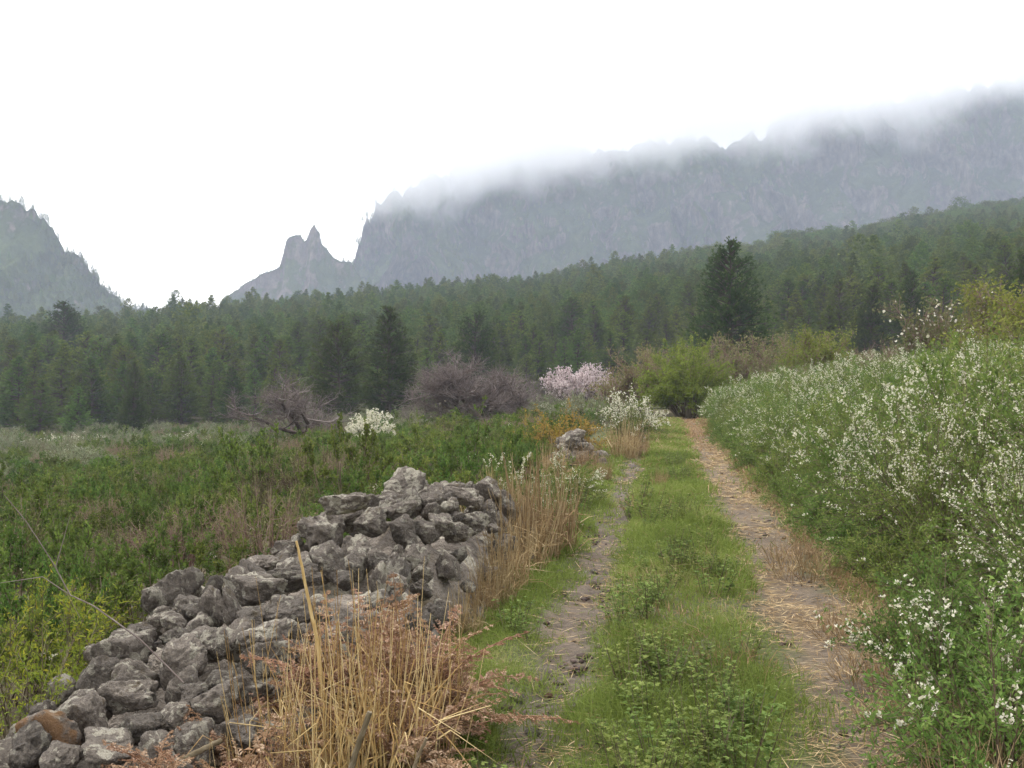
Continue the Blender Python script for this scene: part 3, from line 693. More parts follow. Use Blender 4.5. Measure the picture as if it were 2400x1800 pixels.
rot = np.stack([rp.normal(size=len(rest)) * 0.03, rp.normal(size=len(rest)) * 0.03, rp.random(len(rest)) * 6.28], -1)
scatter('forest', 'dense dark pine forest covering the slope', P, rot, np.stack([hh[rest] / 10 * rp.uniform(1.2, 1.65, len(rest))] * 2 + [hh[rest] / 10], -1), pick[rest], [CROWN[k] for k in range(5)])

# woods on the mountains: small pines on ledges and along the skylines
Pm, Sm = [], []
for G_, n, sk, h in ((gm, 5200, 150, 6.5), (gp, 300, 36, 4.5), (gh, 4200, 130, 5.5)):
    a = (rp.random(n) ** 0.75 * (G_.shape[0] - 2)).astype(int) + 1; b = rp.integers(2, G_.shape[1] - 2, n)
    p = G_[a, b] + rp.normal(size=(n, 3)) * np.array([2, 0.7, 1.3]) + np.array([0, 0.7, -0.8])
    keep = fbm(p[:, 0] * 0.012, p[:, 2] * 0.016, 4, 3) > -0.25; p = p[keep]
    b = rp.integers(3, G_.shape[1] - 3, sk); q = G_[-1, b] + np.array([0, 0, -1.5])
    Pm += [p, q]; Sm += [h * rp.uniform(0.45, 1.1, len(p)) / 10, h * rp.uniform(0.3, 1.0, sk) / 10]
Pm = np.concatenate(Pm); Sm = np.concatenate(Sm)
ok = Pm[:, 2] > 6; Pm, Sm = Pm[ok], Sm[ok]
scatter('mountain_woods', 'scattered pines clinging to the misty crags and ridges', Pm, np.stack([Sm * 0, Sm * 0, rp.random(len(Sm)) * 6.28], -1), Sm, rp.choice([0, 2, 4, 3], len(Sm)), [CROWN[k] for k in range(5)])

# ------------------------------------------------------------------ dry-stone wall
def ico(sub):
    import bmesh
    bm = bmesh.new(); bmesh.ops.create_icosphere(bm, subdivisions=sub, radius=1.0)
    V = np.array([v.co[:] for v in bm.verts]); Fq = np.array([[v.index for v in f.verts] for f in bm.faces]); bm.free(); return V, Fq

def stone_mesh(seed, sub, mat, flat=0.8, planes=11, rough=0.15):
    r = rng_(seed); V, Fq = ico(sub)
    N = unit(r.normal(size=(planes, 3))); dd = r.uniform(0.58, 0.98, planes)
    q = dd[None] / np.maximum(V @ N.T, 0.08)
    k = 20.0; rr = -np.log(np.exp(-k * np.minimum(q, 3)).sum(1) + math.exp(-k * 1.12)) / k
    rr = rr.clip(0.4, 1.3); P = V * rr[:, None]
    o = seed * 7.7
    rr2 = 1 + rough * fbm(P[:, 0] * 1.8 + o, P[:, 1] * 1.8, P[:, 2] * 1.8, 3) + rough * 0.35 * fbm(P[:, 0] * 7 + o, P[:, 1] * 7, P[:, 2] * 7, 3)
    pit = np.clip(fbm(P[:, 0] * 4 + o, P[:, 1] * 4, P[:, 2] * 4 + 9, 2) - 0.25, 0, 1); rr2 -= 0.20 * pit; rr2 += 0.035 * fbm(P[:, 0] * 16 + o, P[:, 1] * 16, P[:, 2] * 16, 2)
    P = P * rr2[:, None] * np.array([1, r.uniform(0.75, 0.95), flat * r.uniform(0.85, 1.1)])
    P = P / np.abs(P[:, :2]).max()
    return mesh('stone', P, Fq, mat, smooth=True)

STB = [stone_mesh(200 + k, 5, M['lichen' if k in (1, 3, 4) else 'basalt'], flat=0.85) for k in range(7)]
STS = [stone_mesh(230 + k, 4, M['lichen' if k % 2 else 'basalt'], flat=0.75) for k in range(10)]
STR = stone_mesh(260, 4, M['rust'], flat=0.7)

def wall_c(y): return -1.40 + 0.2 * (y - 4.5)
def wall_top(y): return np.interp(y, [2.6, 3.4, 4.4, 5.5, 6.3, 6.6, 7.4, 8.6, 9.3, 9.8], [0.18, 0.28, 0.45, 0.60, 0.52, 0.76, 0.78, 0.77, 0.66, 0.0])
def wall_hl(y): return np.interp(y, [2.6, 4.0, 4.8, 5.8, 6.3, 6.6], [0.55, 0.68, 0.92, 1.0, 1.0, 0.72])
def heap(x, y):
    dx = x - wall_c(y); w = np.abs(dx) / np.where(dx < 0, wall_hl(y), 0.70); t = wall_top(y) * (1 - w.clip(0, 1) ** np.where((x > wall_c(y)) & (y > 6.3), 2.3, 4)) ** 0.7
    return np.where((y > 2.2) & (y < 9.8), t, 0)
def heap_hit(px_, py_, y0=3.0):
    ysr = np.arange(y0, 11, 0.01); xr = at(px_, ysr); zr = up(py_, ysr)
    d = zr - gz(xr, ysr) - heap(xr, ysr); i = np.argmax(d < 0)
    return xr[i], ysr[i], zr[i]

rw = rng_(31)
wall = thing('dry_stone_wall', 'tumbled dry wall of grey lichen-spotted basalt stones along the track', 'wall', (0, 0, 0))
# rubble core under the outer stones
yc = np.linspace(2.2, 9.75, 260); wc = np.linspace(-1.05, 1.05, 60); WC, YC = np.meshgrid(wc, yc)
XC = wall_c(YC) + WC * np.where(WC < 0, wall_hl(YC) * 1.04, 0.74); HC = heap(XC, YC) * np.where(WC > 0, 0.60, 0.70) - 0.07 + 0.09 * fbm(XC * 6, YC * 6, 3, 3); ZC = gz(XC, YC) + HC
n0, n1 = XC.shape; i, k = np.meshgrid(np.arange(n0 - 1), np.arange(n1 - 1), indexing='ij')
core = link('rubble_core', mesh('rubble_core', np.stack([XC, YC, ZC], -1).reshape(-1, 3), np.stack([i * n1 + k, i * n1 + k + 1, (i + 1) * n1 + k + 1, (i + 1) * n1 + k], -1).reshape(-1, 4), M['basalt'], smooth=True), wall)

BIG = [(404, 1403, 122, 146, 4), (339, 1451, 106, 98, 0), (491, 1430, 70, 105, 2), (542, 1435, 66, 110, 5), (590, 1386, 150, 95, 3), (600, 1332, 115, 50, 6), (683, 1359, 120, 80, 0), (762, 1321, 112, 88, 2),
       (754, 1250, 165, 118, 5), (803, 1190, 112, 62, 3), (838, 1180, 64, 60, 6), (952, 1147, 116, 92, 1), (287, 1533, 130, 125, 3), (418, 1555, 140, 150, 6), (496, 1520, 90, 80, 1), (293, 1640, 140, 105, 0),
       (200, 1682, 100, 100, 2), (60, 1760, 160, 115, 5), (244, 1765, 150, 85, 3), (335, 1715, 130, 80, 6), (624, 1500, 130, 85, 4), (586, 1457, 95, 52, 2), (680, 1446, 105, 75, 0), (626, 1552, 120, 110, 3),
       (515, 1647, 140, 95, 5), (842, 1294, 88, 70, 4), (870, 1229, 86, 70, 1), (935, 1199, 80, 44, 4), (940, 1250, 86, 80, 2), (1010, 1180, 75, 55, 6), (1080, 1165, 80, 60, 0), (1140, 1150, 70, 60, 2), (1180, 1190, 75, 80, 5),
       (1030, 1235, 80, 70, 3), (1110, 1230, 85, 70, 4), (450, 1640, 90, 70, 2), (725, 1560, 110, 90, 5), (400, 1690, 90, 60, 1), (560, 1730, 130, 90, 2), (130, 1790, 120, 80, 6)]
placed = []
def put_stone(me, x, y, z, sx, sy, sz, tilt=0.5, rz=None):
    o = link('stone', me, wall); o.location = (x, y, z); o.scale = (sx, sy, sz)
    o.rotation_euler = (rw.normal() * tilt, rw.normal() * tilt, rw.random() * 6.28 if rz is None else rz)
    placed.append((x, y, z, max(sx, sz)))
for (bx, by, bw, bh, kk) in BIG:
    x, y, z = heap_hit(bx, by); rx = bw / F * y / 2; rz_ = bh / F * y / 2
    put_stone(STB[kk], x, y + rx * 0.25, z + 0.01, rx * 1.28, rx * 1.1, max(rz_ * 1.35, rx * 0.7), 0.22, rw.normal() * 0.5 + kk)
x, y, z = heap_hit(122, 1722); o_ = link('stone', STR, wall); o_.location = (x, y, z); o_.scale = (0.135, 0.12, 0.14); o_.rotation_euler = (0.2, 0.5, 0.4); o_['label'] = 'stone with a rust-brown mossy face'; placed.append((x, y, z, 0.13))
PL = [np.array(placed)]
cnt = 0; tries = 0
while cnt < 268 and tries < 14000:
    tries += 1
    y = rw.uniform(2.7, 9.75); far = y > 6.4
    w = rw.uniform(-1.0, 1.0); w = math.copysign(abs(w) ** 0.75, w); x = float(wall_c(y)) + w * (float(wall_hl(y)) * 1.03 if w < 0 else 0.74)
    if far: s = rw.uniform(0.06, 0.125)
    else: s = rw.uniform(0.06, 0.13)
    if abs(w) > 0.85: s *= 0.9
    z = float(gz(np.array(x), np.array(y)) + heap(np.array(x), np.array(y))) - s * 0.45
    z = max(z, float(gz(np.array(x), np.array(y))) + s * 0.25)
    q = np.array(placed); dd = np.sqrt((q[:, 0] - x) ** 2 + (q[:, 1] - y) ** 2 + (q[:, 2] - z) ** 2)
    if (dd < (0.60 if tries < 9000 else 0.5) * (q[:, 3] + s)).any(): continue
    me = STS[rw.integers(0, 10)] if rw.random() < 0.75 else STB[rw.integers(0, 7)]
    put_stone(me, x, y, z, s * rw.uniform(0.95, 1.3), s * rw.uniform(0.9, 1.15), s * rw.uniform(0.8, 1.15), 0.6); cnt += 1
# the wall's remains farther along the track
wall2 = thing('dry_stone_wall', 'small far heap of grey stones beside the white-flowered bush', 'wall', (0, 0, 0)); wall_first = wall; wall = wall2; placed = []
x0, y0 = at(1345, 19.0), 19.0
for k in range(70):
    y = y0 + rw.uniform(-1.3, 1.5); x = x0 + 0.2 * (y - y0) + rw.normal() * 0.28; s = rw.uniform(0.08, 0.17)
    hgt = 0.62 * math.exp(-((y - y0) / 1.3) ** 2) * math.exp(-((x - x0 - 0.2 * (y - y0)) / 0.42) ** 2)
    put_stone((STS + STB)[rw.integers(0, 17)], x, y, float(gz(np.array(x), np.array(y))) + hgt * rw.uniform(0.35, 1.0) - 0.02, s * 1.15, s, s * 0.85, 0.5)

# loose stones on the track
for (bx, by, bw, me, lab) in ((1287, 1632, 30, STR, 'small red-brown stone lying in the left rut'), (1347, 1666, 32, STB[0], 'dark stone at the inner edge of the left rut'), (1212, 1652, 40, STB[3], 'half-sunk dark stone at the outer edge of the left rut'),
                              (1268, 1600, 28, STB[2], 'grey stone behind the red-brown stone in the left rut'), (1250, 1722, 60, STB[6], 'flat dark stone sunk into the left rut nearest the camera'), (1962, 1757, 34, STB[5], 'dark stone in the right rut near the bottom of the picture'),
                              (1392, 1345, 26, STS[0], 'pale flat stone in the left rut beside the tall dry grass'), (1376, 1350, 22, STB[1], 'dark stone next to the pale one in the left rut'), (1190, 1575, 30, STB[4], 'grey stone in the grass left of the left rut'), (1935, 1520, 22, STS[2], 'small dark stone half way up the right rut')):
    yd = CAM_Z / ((by - 900) / F); x = at(bx, yd); s = bw / F * yd / 2
    o = link('loose_stone', me); o.location = onground(x, yd, s * 0.25); o.scale = (s, s * 0.9, s * 0.8); o.rotation_euler = (0.2, 0.1, bx * 0.7)
    o['label'] = lab; o['category'] = 'stone'; o['group'] = 'loose stones on the track'

# ------------------------------------------------------------------ white-flowered thicket on the right bank
BRN = [shrub(300 + k, 1.45, 1.0, 84, 11, 14, 0.034, 0.013, 'broom', flowers=[1200, 750, 1500][k], fsize=0.016, fshare=0.40, stem_r=0.006, tlow=0.06, slen=0.2) for k in range(3)]
BRM = [shrub(310 + k, 1.45, 1.0, 66, 9, 15, 0.048, 0.022, 'broom', flowers=[1450, 900, 1800, 260][k], fsize=0.021, fshare=[0.5, 0.4, 0.6, 0.25][k], stem_r=0.006, tlow=0.06, slen=0.2) for k in range(4)]
BRL = shrub(320, 0.9, 0.62, 60, 10, 14, 0.032, 0.012, 'broom', flowers=420, fsize=0.017, fshare=0.22, stem_r=0.005, ftop=0.5, tlow=0.08)
BRG = [shrub(322 + k, 0.62, 0.5, 50, 9, 12, 0.032, 0.013, 'broom', flowers=12 * k, fsize=0.022, fshare=0.2, stem_r=0.005, tlow=0.05) for k in range(2)]
rb = rng_(41); cand = []
for y in np.arange(3.6, 47, 0.98):
    for lt in np.arange(2.02, 17, 1.08):
        yy_ = y + rb.uniform(-0.4, 0.4); l_ = lt + (rb.uniform(-0.12, 0.25) if lt < 2.1 else rb.uniform(-0.45, 0.45)); x = float(pathx(yy_)) + l_
        pxx = 1200 + F * x / yy_
        if pxx > (2560 if yy_ > 12 else 3300): continue
        if y > 25 and lt > 9 + rb.random() * 3: continue
        cand.append((yy_, l_, x, int((lt - 2.02) / 1.08 + 0.01)))
rowc = {}
for (y, l_, x, rw_) in sorted(cand):
    k = rowc.get(rw_, 0); rowc[rw_] = k + 1
    proto = BRN[rb.integers(0, 3)] if y < 9.5 else BRM[rb.integers(0, 4)]
    sc = rb.uniform(0.80, 1.18) * (0.86 if rw_ == 0 else 1.0) * (1.05 if y < 12 else 0.95)
    if rw_ == 0 and rb.random() < 0.25 and y > 8: sc *= 0.7
    if y < 5: sc *= 0.72
    row = ['row overhanging the right edge of the track', 'second row up the right bank'][rw_] if rw_ < 2 else f'{nth(rw_)} row up the right bank'
    plant(proto, 'flowering_shrub', f'{nth(k)} white-flowered shrub from the camera in the {row}', 'shrub', onground(x, y), rb.random() * 6.28, (sc, sc, sc * rb.uniform(0.9, 1.15)), 'white-flowered shrubs of the right bank', (rb.normal() * 0.06, -0.08 + rb.normal() * 0.06))
ys_ = 4.3; k = 0
while ys_ < 31:
    l_ = 1.50 + rb.uniform(-0.06, 0.22); sc = rb.uniform(0.65, 1.15)
    plant(BRG[k % 2], 'low_shrub', f'{nth(k)} low green shrub from the camera at the foot of the flowering thicket', 'shrub', onground(float(pathx(ys_)) + l_, ys_), rb.random() * 6.28, (sc, sc, sc * rb.uniform(0.8, 1.1)), 'low shrubs at the foot of the thicket', (0, -0.1))
    ys_ += rb.uniform(0.38, 0.62) * (1 + ys_ * 0.02); k += 1
plant(BRL, 'flowering_shrub', 'low shrub with a big spray of white blossoms at the lower right', 'shrub', onground(at(2330, 3.95), 3.95), 0.6, 0.92, tilt=(0, -0.12))
plant(BRL, 'flowering_shrub', 'small green sprig with white blossoms cut by the lower right corner', 'shrub', onground(at(2440, 3.3), 3.3), 2.2, 0.42, tilt=(0, -0.1))
plant(BRL, 'flowering_shrub', 'leafy low shrub with few flowers behind the big blossom spray', 'shrub', onground(at(2210, 4.9), 4.9), 4.0, 0.85, tilt=(0, -0.1))

# ------------------------------------------------------------------ low green shrubs of the left field
HEN = [shrub(330 + k, 0.62, 0.52, 26, 10, 16, 0.028, 0.016, 'heath', stem_r=0.006, base_r=0.5, tlow=0.5, slen=0.15, flowers=[0, 0, 10, 0][k], fsize=0.02, fshare=0.08) for k in range(4)]
HEF = [shrub(340 + k, 0.62, 0.56, 22, 9, 10, 0.044, 0.026, 'heath', stem_r=0.007, base_r=0.5, tlow=0.5, slen=0.15, flowers=[0, 9, 0][k], fsize=0.026, fshare=0.08) for k in range(3)]
TWG = [shrub(350 + k, 0.58, 0.55, 60, 9, 2, 0.026, 0.012, 'bud', stem_r=0.006, base_r=0.5, tlow=0.3, smat='redtwig' if k else 'stem') for k in range(2)]
rh = rng_(51); cand = []
cell = 0.78
for y in np.arange(4.3, 47, cell):
    for x in np.arange(-26, 8, cell):
        yy_ = y + rh.uniform(-0.5, 0.5) * cell; xx_ = x + rh.uniform(-0.5, 0.5) * cell; pxx = 1200 + F * xx_ / yy_
        if pxx < -110: continue
        lim = float(wall_c(yy_)) - float(wall_hl(yy_)) - 0.36 if yy_ < 9.9 else float(pathx(yy_)) - 1.95 - 0.012 * yy_
        if xx_ > lim: continue
        if yy_ > np.interp(pxx, [0, 400, 700, 1150, 1300], [31, 36, 44, 46, 44]) + rh.uniform(-3, 2): continue
        if vnoise(xx_ * 0.6, yy_ * 0.6, 2) < -0.75: continue
        cand.append((yy_, xx_))
cand.sort(); near_, far_ = cand[:236], cand[236:]
CR = {}
rowsz = 20
for r0_ in range(0, len(near_), rowsz):
    for k, (y, x) in enumerate(sorted(near_[r0_:r0_ + rowsz], key=lambda t: 1200 + F * t[1] / t[0])):
        nn = vnoise(x * 0.5, y * 0.5, 8); dry = nn + rh.normal() * 0.45 > 0.55 and y > 6.6
        proto = TWG[rh.integers(0, 2)] if dry else HEN[rh.integers(0, 4)]
        sc = rh.uniform(0.6, 1.2) * (1.45 if rh.random() < 0.14 else 1.0)
        plant(proto, 'dry_shrub' if dry else 'low_shrub', f"{nth(k)} {'leafless brown' if dry else 'low green'} shrub from the left in the field's {nth(r0_ // rowsz)} row beyond the wall", 'shrub', onground(x, y), rh.random() * 6.28, (sc, sc, sc * rh.uniform(0.75, 1.5)), 'low shrubs of the left field', (rh.normal() * 0.1, rh.normal() * 0.1))
# one far copy of each kind is real, the mass refers to their meshes
SRC = []
for k, (pr, lab, bx, yd) in enumerate(((HEF[0], 'low green shrub at the field edge below the white blossoming shrub', 880, 38.0), (HEF[1], 'low shrub with a few white flowers just beyond the wall end', 1090, 13.0), (HEF[2], 'low green shrub at the field edge below the widest bare tree', 1060, 40.0), (TWG[0], 'grey leafless low shrub at the field edge under the smaller bare tree', 700, 39.0), (TWG[1], 'reddish leafless low shrub at the field edge right of the widest bare tree', 1200, 40.0))):
    x = at(bx, yd); t = plant(pr, 'low_shrub', lab, 'shrub', onground(x, yd), k, 1.0); SRC.append([c for c in t.children])
fp = np.array([(x, y, float(surf(np.array(x), np.array(y)))) for (y, x) in far_])
nn = vnoise(fp[:, 0] * 0.35, fp[:, 1] * 0.35, 8) + rh.normal(size=len(fp)) * 0.35
ki = np.where(nn > 0.40, rh.integers(3, 5, len(fp)), rh.integers(0, 3, len(fp)))
scl = rh.uniform(0.6, 1.2, len(fp)) * np.where(rh.random(len(fp)) < 0.14, 1.5, 1.0); rot = np.stack([rh.normal(size=len(fp)) * 0.1, rh.normal(size=len(fp)) * 0.1, rh.random(len(fp)) * 6.28], -1)
scatter('undergrowth', 'carpet of low green shrubs filling the far part of the field', fp, rot, scl, ki, [s[1] for s in SRC])
scatter('undergrowth_stems', 'brown stems of the low shrubs in the far part of the field', fp, rot, scl, ki, [s[0] for s in SRC])
sc_n = 1500; sy = rh.uniform(31, 92, sc_n); spx = rh.uniform(-120, 1500, sc_n); sx = at(spx, sy)
ok = (sy > np.interp(spx, [0, 400, 700, 1150, 1300], [30, 35, 42, 44, 42])) & (sy < forest_base(spx) + 4) & (sx < pathx(sy) - 3)
sx, sy = sx[ok], sy[ok]; sp_ = np.stack([sx, sy, gz(sx, sy)], -1); kk = rh.choice([0, 1, 2, 0, 2, 0, 2, 3, 4, 5, 5], len(sx))
PAS = shrub(380, 0.8, 0.7, 34, 7, 8, 0.06, 0.024, 'pale', stem_r=0.009, base_r=0.5)
pas = plant(PAS, 'pale_shrub', 'pale grey shrub at the field edge left of the smaller bare tree', 'shrub', onground(at(640, 43), 43), 0.5, 1.0)
rot = np.stack([sx * 0, sx * 0, rh.random(len(sx)) * 6.28], -1); scl = rh.uniform(0.8, 1.0, len(sx)) * np.where(rh.random(len(sx)) < 0.25, 1.7, 1.1)
scatter('scrub', 'grey-green scrub between the field and the forest', sp_, rot, scl, kk, [s[1] for s in SRC] + [pas.children[1]])
scatter('scrub_stems', 'stems of the scrub between the field and the forest', sp_, rot, scl, kk, [s[0] for s in SRC] + [pas.children[0]])
YG = [shrub(360 + k, 0.75, 0.5, 40, 8, 13, 0.030, 0.009, 'yellowgreen', stem_r=0.005, base_r=0.4) for k in range(2)]
for k, (bx, yd, s, lab) in enumerate(((60, 5.0, 1.05, 'feathery yellow-green bush beyond the near end of the wall'), (150, 5.9, 0.95, 'yellow-tipped green bush between the field and the big near stones'), (15, 4.35, 0.85, 'yellow-green bush at the left frame edge above the lowest stones'), (250, 6.9, 0.6, 'small yellowish bush behind the near wall stones'))):
    plant(YG[k % 2], 'leafy_bush', lab, 'bush', onground(at(bx, yd), yd), k * 1.7, s)

# ------------------------------------------------------------------ trees and bushes between field and forest
def tree(name, label, cat, px_, Yd, parts, sc=1.0, rz=0.0, dz=0.0):
    x = at(px_, Yd); return plant([(a, b, False) for a, b in parts], name, label, cat, onground(x, Yd, dz), rz, sc)

T = branchy(400, 3.3, 3.3, 8, (7, 7, 7, 3), 0.14, 0.13, crook=0.30, tmat='twig', upward=1.0)
tree('bare_tree', 'widest bare grey tree with sprawling limbs at the far edge of the field', 'tree', 1090, 48, [('trunk', T[0]), ('crown', T[1])], (1.6, 1.6, 1.0))
T2 = branchy(401, 2.5, 2.5, 5, (5, 6, 6, 3), 0.2, 0.10, crook=0.36, tmat='twig', upward=0.6)
tree('bare_tree', 'smaller bare grey tree left of the white blossoming shrub', 'tree', 712, 46, [('trunk', T2[0]), ('crown', T2[1])], (1.75, 1.75, 1.4), 1.0)
T3 = branchy(402, 2.2, 2.2, 6, (6, 6, 5), 0.05, 0.05, crook=0.3, tmat='twig', upward=0.8)
for k, (bx, yd, s, lab) in enumerate(((1250, 54, 1.1, 'bare purple-grey thicket below the pink blossoming tree'), (1210, 53, 0.6, 'bare grey thicket right of the widest bare tree'), (640, 50, 0.8, 'bare thicket left of the smaller bare tree'), (960, 52, 0.8, 'bare thicket between white shrub and widest bare tree'), (1300, 50, 0.8, 'bare thicket behind the orange shrub'), (790, 50, 0.7, 'low bare thicket behind the white blossoming shrub'))):
    tree('bare_shrub', lab, 'shrub', bx, yd, [('trunk', T3[0]), ('crown', T3[1])], s, k * 1.3)
TP = branchy(403, 3.2, 1.9, 6, (6, 6, 6), 0.12, 0.08, crook=0.25, tmat='twig', upward=1.3)
bl = petals_at('blossom', TP[2], TP[3], 5200, 0.085, M['pink'], 5, 0.07, 2)
tree('blossoming_tree', 'pink blossoming almond tree in front of the dark forest', 'tree', 1335, 60, [('trunk', TP[0]), ('crown', TP[1]), ('blossom', bl)], 1.12)
TP2 = branchy(404, 2.8, 1.5, 6, (6, 6, 5), 0.12, 0.07, crook=0.25, tmat='twig', upward=1.3)
bl2 = petals_at('blossom', TP2[2], TP2[3], 3200, 0.085, M['pink'], 6, 0.07, 2)
tree('blossoming_tree', 'lower half-hidden pink tree adjoining the almond tree on its right', 'tree', 1402, 61, [('trunk', TP2[0]), ('crown', TP2[1]), ('blossom', bl2)], 1.1)

TG = shrub(405, 3.6, 2.3, 150, 12, 17, 0.095, 0.055, 'young', stem_r=0.014, base_r=0.2, tlow=0.25, slen=0.12, stiff=0.25)
plant(TG, 'round_bush', 'round bright green bush in fresh leaf at the end of the track', 'bush', onground(at(1610, 42), 42), 0.0, 1.0)
TB = branchy(406, 3.3, 2.2, 9, (7, 6, 6), 0.06, 0.06, crook=0.22, tmat='redtwig', upward=1.1)
fb = petals_at('foliage', TB[2], TB[3], 3800, 0.075, M['bud'], 8, 0.1, 2, 1.2)
fbg = petals_at('foliage', TB[2], TB[3], 8500, 0.075, M['olive'], 9, 0.1, 2, 1.2)
fw = petals_at('blossom', TB[2], TB[3], 260, 0.09, M['white'], 12, 0.1, 2)
BUDS = [(1500, 46, 0.95, 0, 'budding brown-green bush left behind the round bright bush'), (1735, 46, 1.0, 0, 'budding olive bush right behind the round bright bush'), (1830, 44, 0.9, 0, 'twiggy brown bush below the lone pine'), (1930, 42, 0.85, 1, 'olive bush with new leaves above the white thicket'),
        (1660, 52, 1.05, 0, 'tall budding bush behind the round bright bush'), (2215, 33, 0.95, 0, 'brown twiggy bush with few white flowers below the green budding tree'), (2345, 33, 1.0, 1, 'large yellow-green budding tree at the right frame edge'), (2440, 29, 0.95, 1, 'yellow-green budding bush cut by the right frame edge'), (1560, 54, 0.95, 1, 'green budding bush peeking out left over the round bush')]
for k, (bx, yd, s, gr, lab) in enumerate(BUDS):
    tree('budding_bush', lab, 'bush', bx, yd, [('trunk', TB[0]), ('crown', TB[1]), ('foliage', fbg if gr else fb)] + ([('blossom', fw)] if k == 5 else []), s * 1.18, k * 0.9)
TR = branchy(407, 2.0, 1.6, 8, (6, 6, 5), 0.05, 0.04, crook=0.25, tmat='redtwig', upward=1.0)
for k, (bx, yd, s, lab) in enumerate(((2075, 30, 1.0, 'dry reddish bush rising from the white thicket'), (2000, 31, 0.8, 'leafless reddish bush left of the taller dry one'), (1880, 36, 0.85, 'leafless pale brown bush above the thicket below the lone pine'))):
    tree('dry_bush', lab, 'bush', bx, yd, [('trunk', TR[0]), ('crown', TR[1])], s, k)

WB = shrub(370, 1.5, 1.15, 60, 9, 7, 0.06, 0.026, 'broom', flowers=2600, fsize=0.055, fshare=0.9, stem_r=0.01, ftop=0.2)
plant(WB, 'flowering_shrub', 'white blossoming shrub standing alone between the two bare trees', 'shrub', onground(at(868, 41), 41), 0.4, 1.0)
WB2 = shrub(371, 1.4, 1.1, 64, 9, 9, 0.05, 0.02, 'broom', flowers=1500, fsize=0.036, fshare=0.7, stem_r=0.009, ftop=0.55)
plant(WB2, 'flowering_shrub', 'round white-flowered bush beside the left edge of the track', 'shrub', onground(at(1478, 25.5), 25.5), 1.0, 0.92)
plant(BRM[1], 'flowering_shrub', 'bright green white-flowered shrub beside the dry grass at the wall end', 'shrub', onground(at(1325, 12.6), 12.6), 1.0, (0.62, 0.55, 0.5))
plant(BRM[0], 'flowering_shrub', 'white-flowered sprigs rising behind the end of the wall', 'shrub', onground(at(1180, 11.0), 11.0), 2.0, (0.5, 0.5, 0.62))
plant(BRM[3], 'flowering_shrub', 'green shrub at the outer edge of the left rut past the dry grass', 'shrub', onground(at(1268, 10.4), 10.4), 0.2, (0.42, 0.42, 0.42))
plant(BRM[3], 'leafy_bush', 'dark leafy bush at the right bend of the track end', 'bush', onground(at(1705, 36), 36), 0.2, 0.95)
OR = shrub(372, 1.05, 0.8, 46, 8, 8, 0.05, 0.024, 'orange', stem_r=0.007, base_r=0.3)
plant(OR, 'autumn_shrub', 'orange-leaved shrub behind the far heap of stones', 'shrub', onground(at(1320, 21.8), 21.8), 0.3, 1.12)
plant(OR, 'autumn_shrub', 'smaller orange shrub left of the larger one', 'shrub', onground(at(1255, 22.5), 22.5), 1.3, 0.95)
plant(OR, 'autumn_shrub', 'low orange-brown patch at the far left edge of the field', 'shrub', onground(at(430, 38), 38), 2.3, (1.6, 1.2, 0.5))
PA = [shrub(373 + k, 1.3, 1.5, 50, 8, 9, 0.075, 0.03, 'pale', stem_r=0.012, base_r=0.4, flowers=[0, 130][k], fsize=0.05, fshare=0.3) for k in range(2)]
for k, (bx, yd, s, lab) in enumerate(((35, 56, 0.95, 'pale grey-green round shrub at the left frame edge'), (195, 60, 1.0, 'pale shrub below the small bushy pine'), (275, 62, 1.05, 'pale round shrub right of the lower pale shrubs'), (105, 64, 1.0, 'pale shrub against the forest foot at the far left'), (330, 58, 0.8, 'low pale shrub at the field corner'), (430, 56, 0.85, 'pale flowering shrub left of the dark green bush'), (545, 58, 1.05, 'pale yellowish shrub right of the dark green bush'), (600, 54, 0.7, 'low grey-green shrub left of the smaller bare tree'), (10, 70, 1.2, 'pale shrub farthest left at the forest foot'), (1020, 50, 0.7, 'pale shrub seen through the widest bare tree'), (1150, 46, 0.75, 'pale green shrub under the right limbs of the widest bare tree'), (160, 48, 0.7, 'grey-green shrub nearest the left field edge'), (1385, 36, 1.0, 'pale straw-coloured bush behind the white-flowered round bush'), (1330, 42, 0.9, 'pale green bush behind the orange shrub'))):
    plant(PA[k % 2] if k not in (4, 7) else PA[0], 'pale_shrub', lab, 'shrub', onground(at(bx, yd), yd), k * 0.8, s)
plant(BRM[3], 'leafy_bush', 'dark green bush between the pale shrubs at the field edge', 'bush', onground(at(505, 46), 46), 0.2, 0.85)

# ------------------------------------------------------------------ dry grass, bracken, canes by the wall
GD = [dry_clump(500 + k, 0.16, 0.74, 34, 0.0055, 'gold', 0.2, 0.65) for k in range(3)]
for k, (bx, yd, s, lab) in enumerate(((650, 3.75, 0.9, 'golden dry grass clump at the left end of the golden stand'), (800, 3.8, 1.08, 'golden dry grass clump in the middle of the golden stand'), (880, 3.75, 1.05, 'golden dry grass clump behind the grey stick'), (735, 3.6, 1.0, 'golden dry grass clump in front of the leaning cane'), (690, 4.2, 0.95, 'golden dry grass clump against the wall foot'), (945, 3.95, 1.05, 'golden dry grass clump among the red bracken'), (860, 4.2, 1.1, 'golden dry grass clump at the back of the golden stand'), (1000, 4.15, 0.95, 'golden dry grass clump at the right end of the golden stand'), (560, 3.5, 0.55, 'short dry grass clump in front of the near stones'))):
    plant([('stalks', GD[k % 3], True)], 'dry_grass_clump', lab, 'grass', onground(at(bx, yd), yd), k * 1.1, (s, s, s * 1.28))
PD = [dry_clump(510 + k, 0.30, 1.0, 110, 0.010, 'dry', 0.16, 0.45) for k in range(2)]
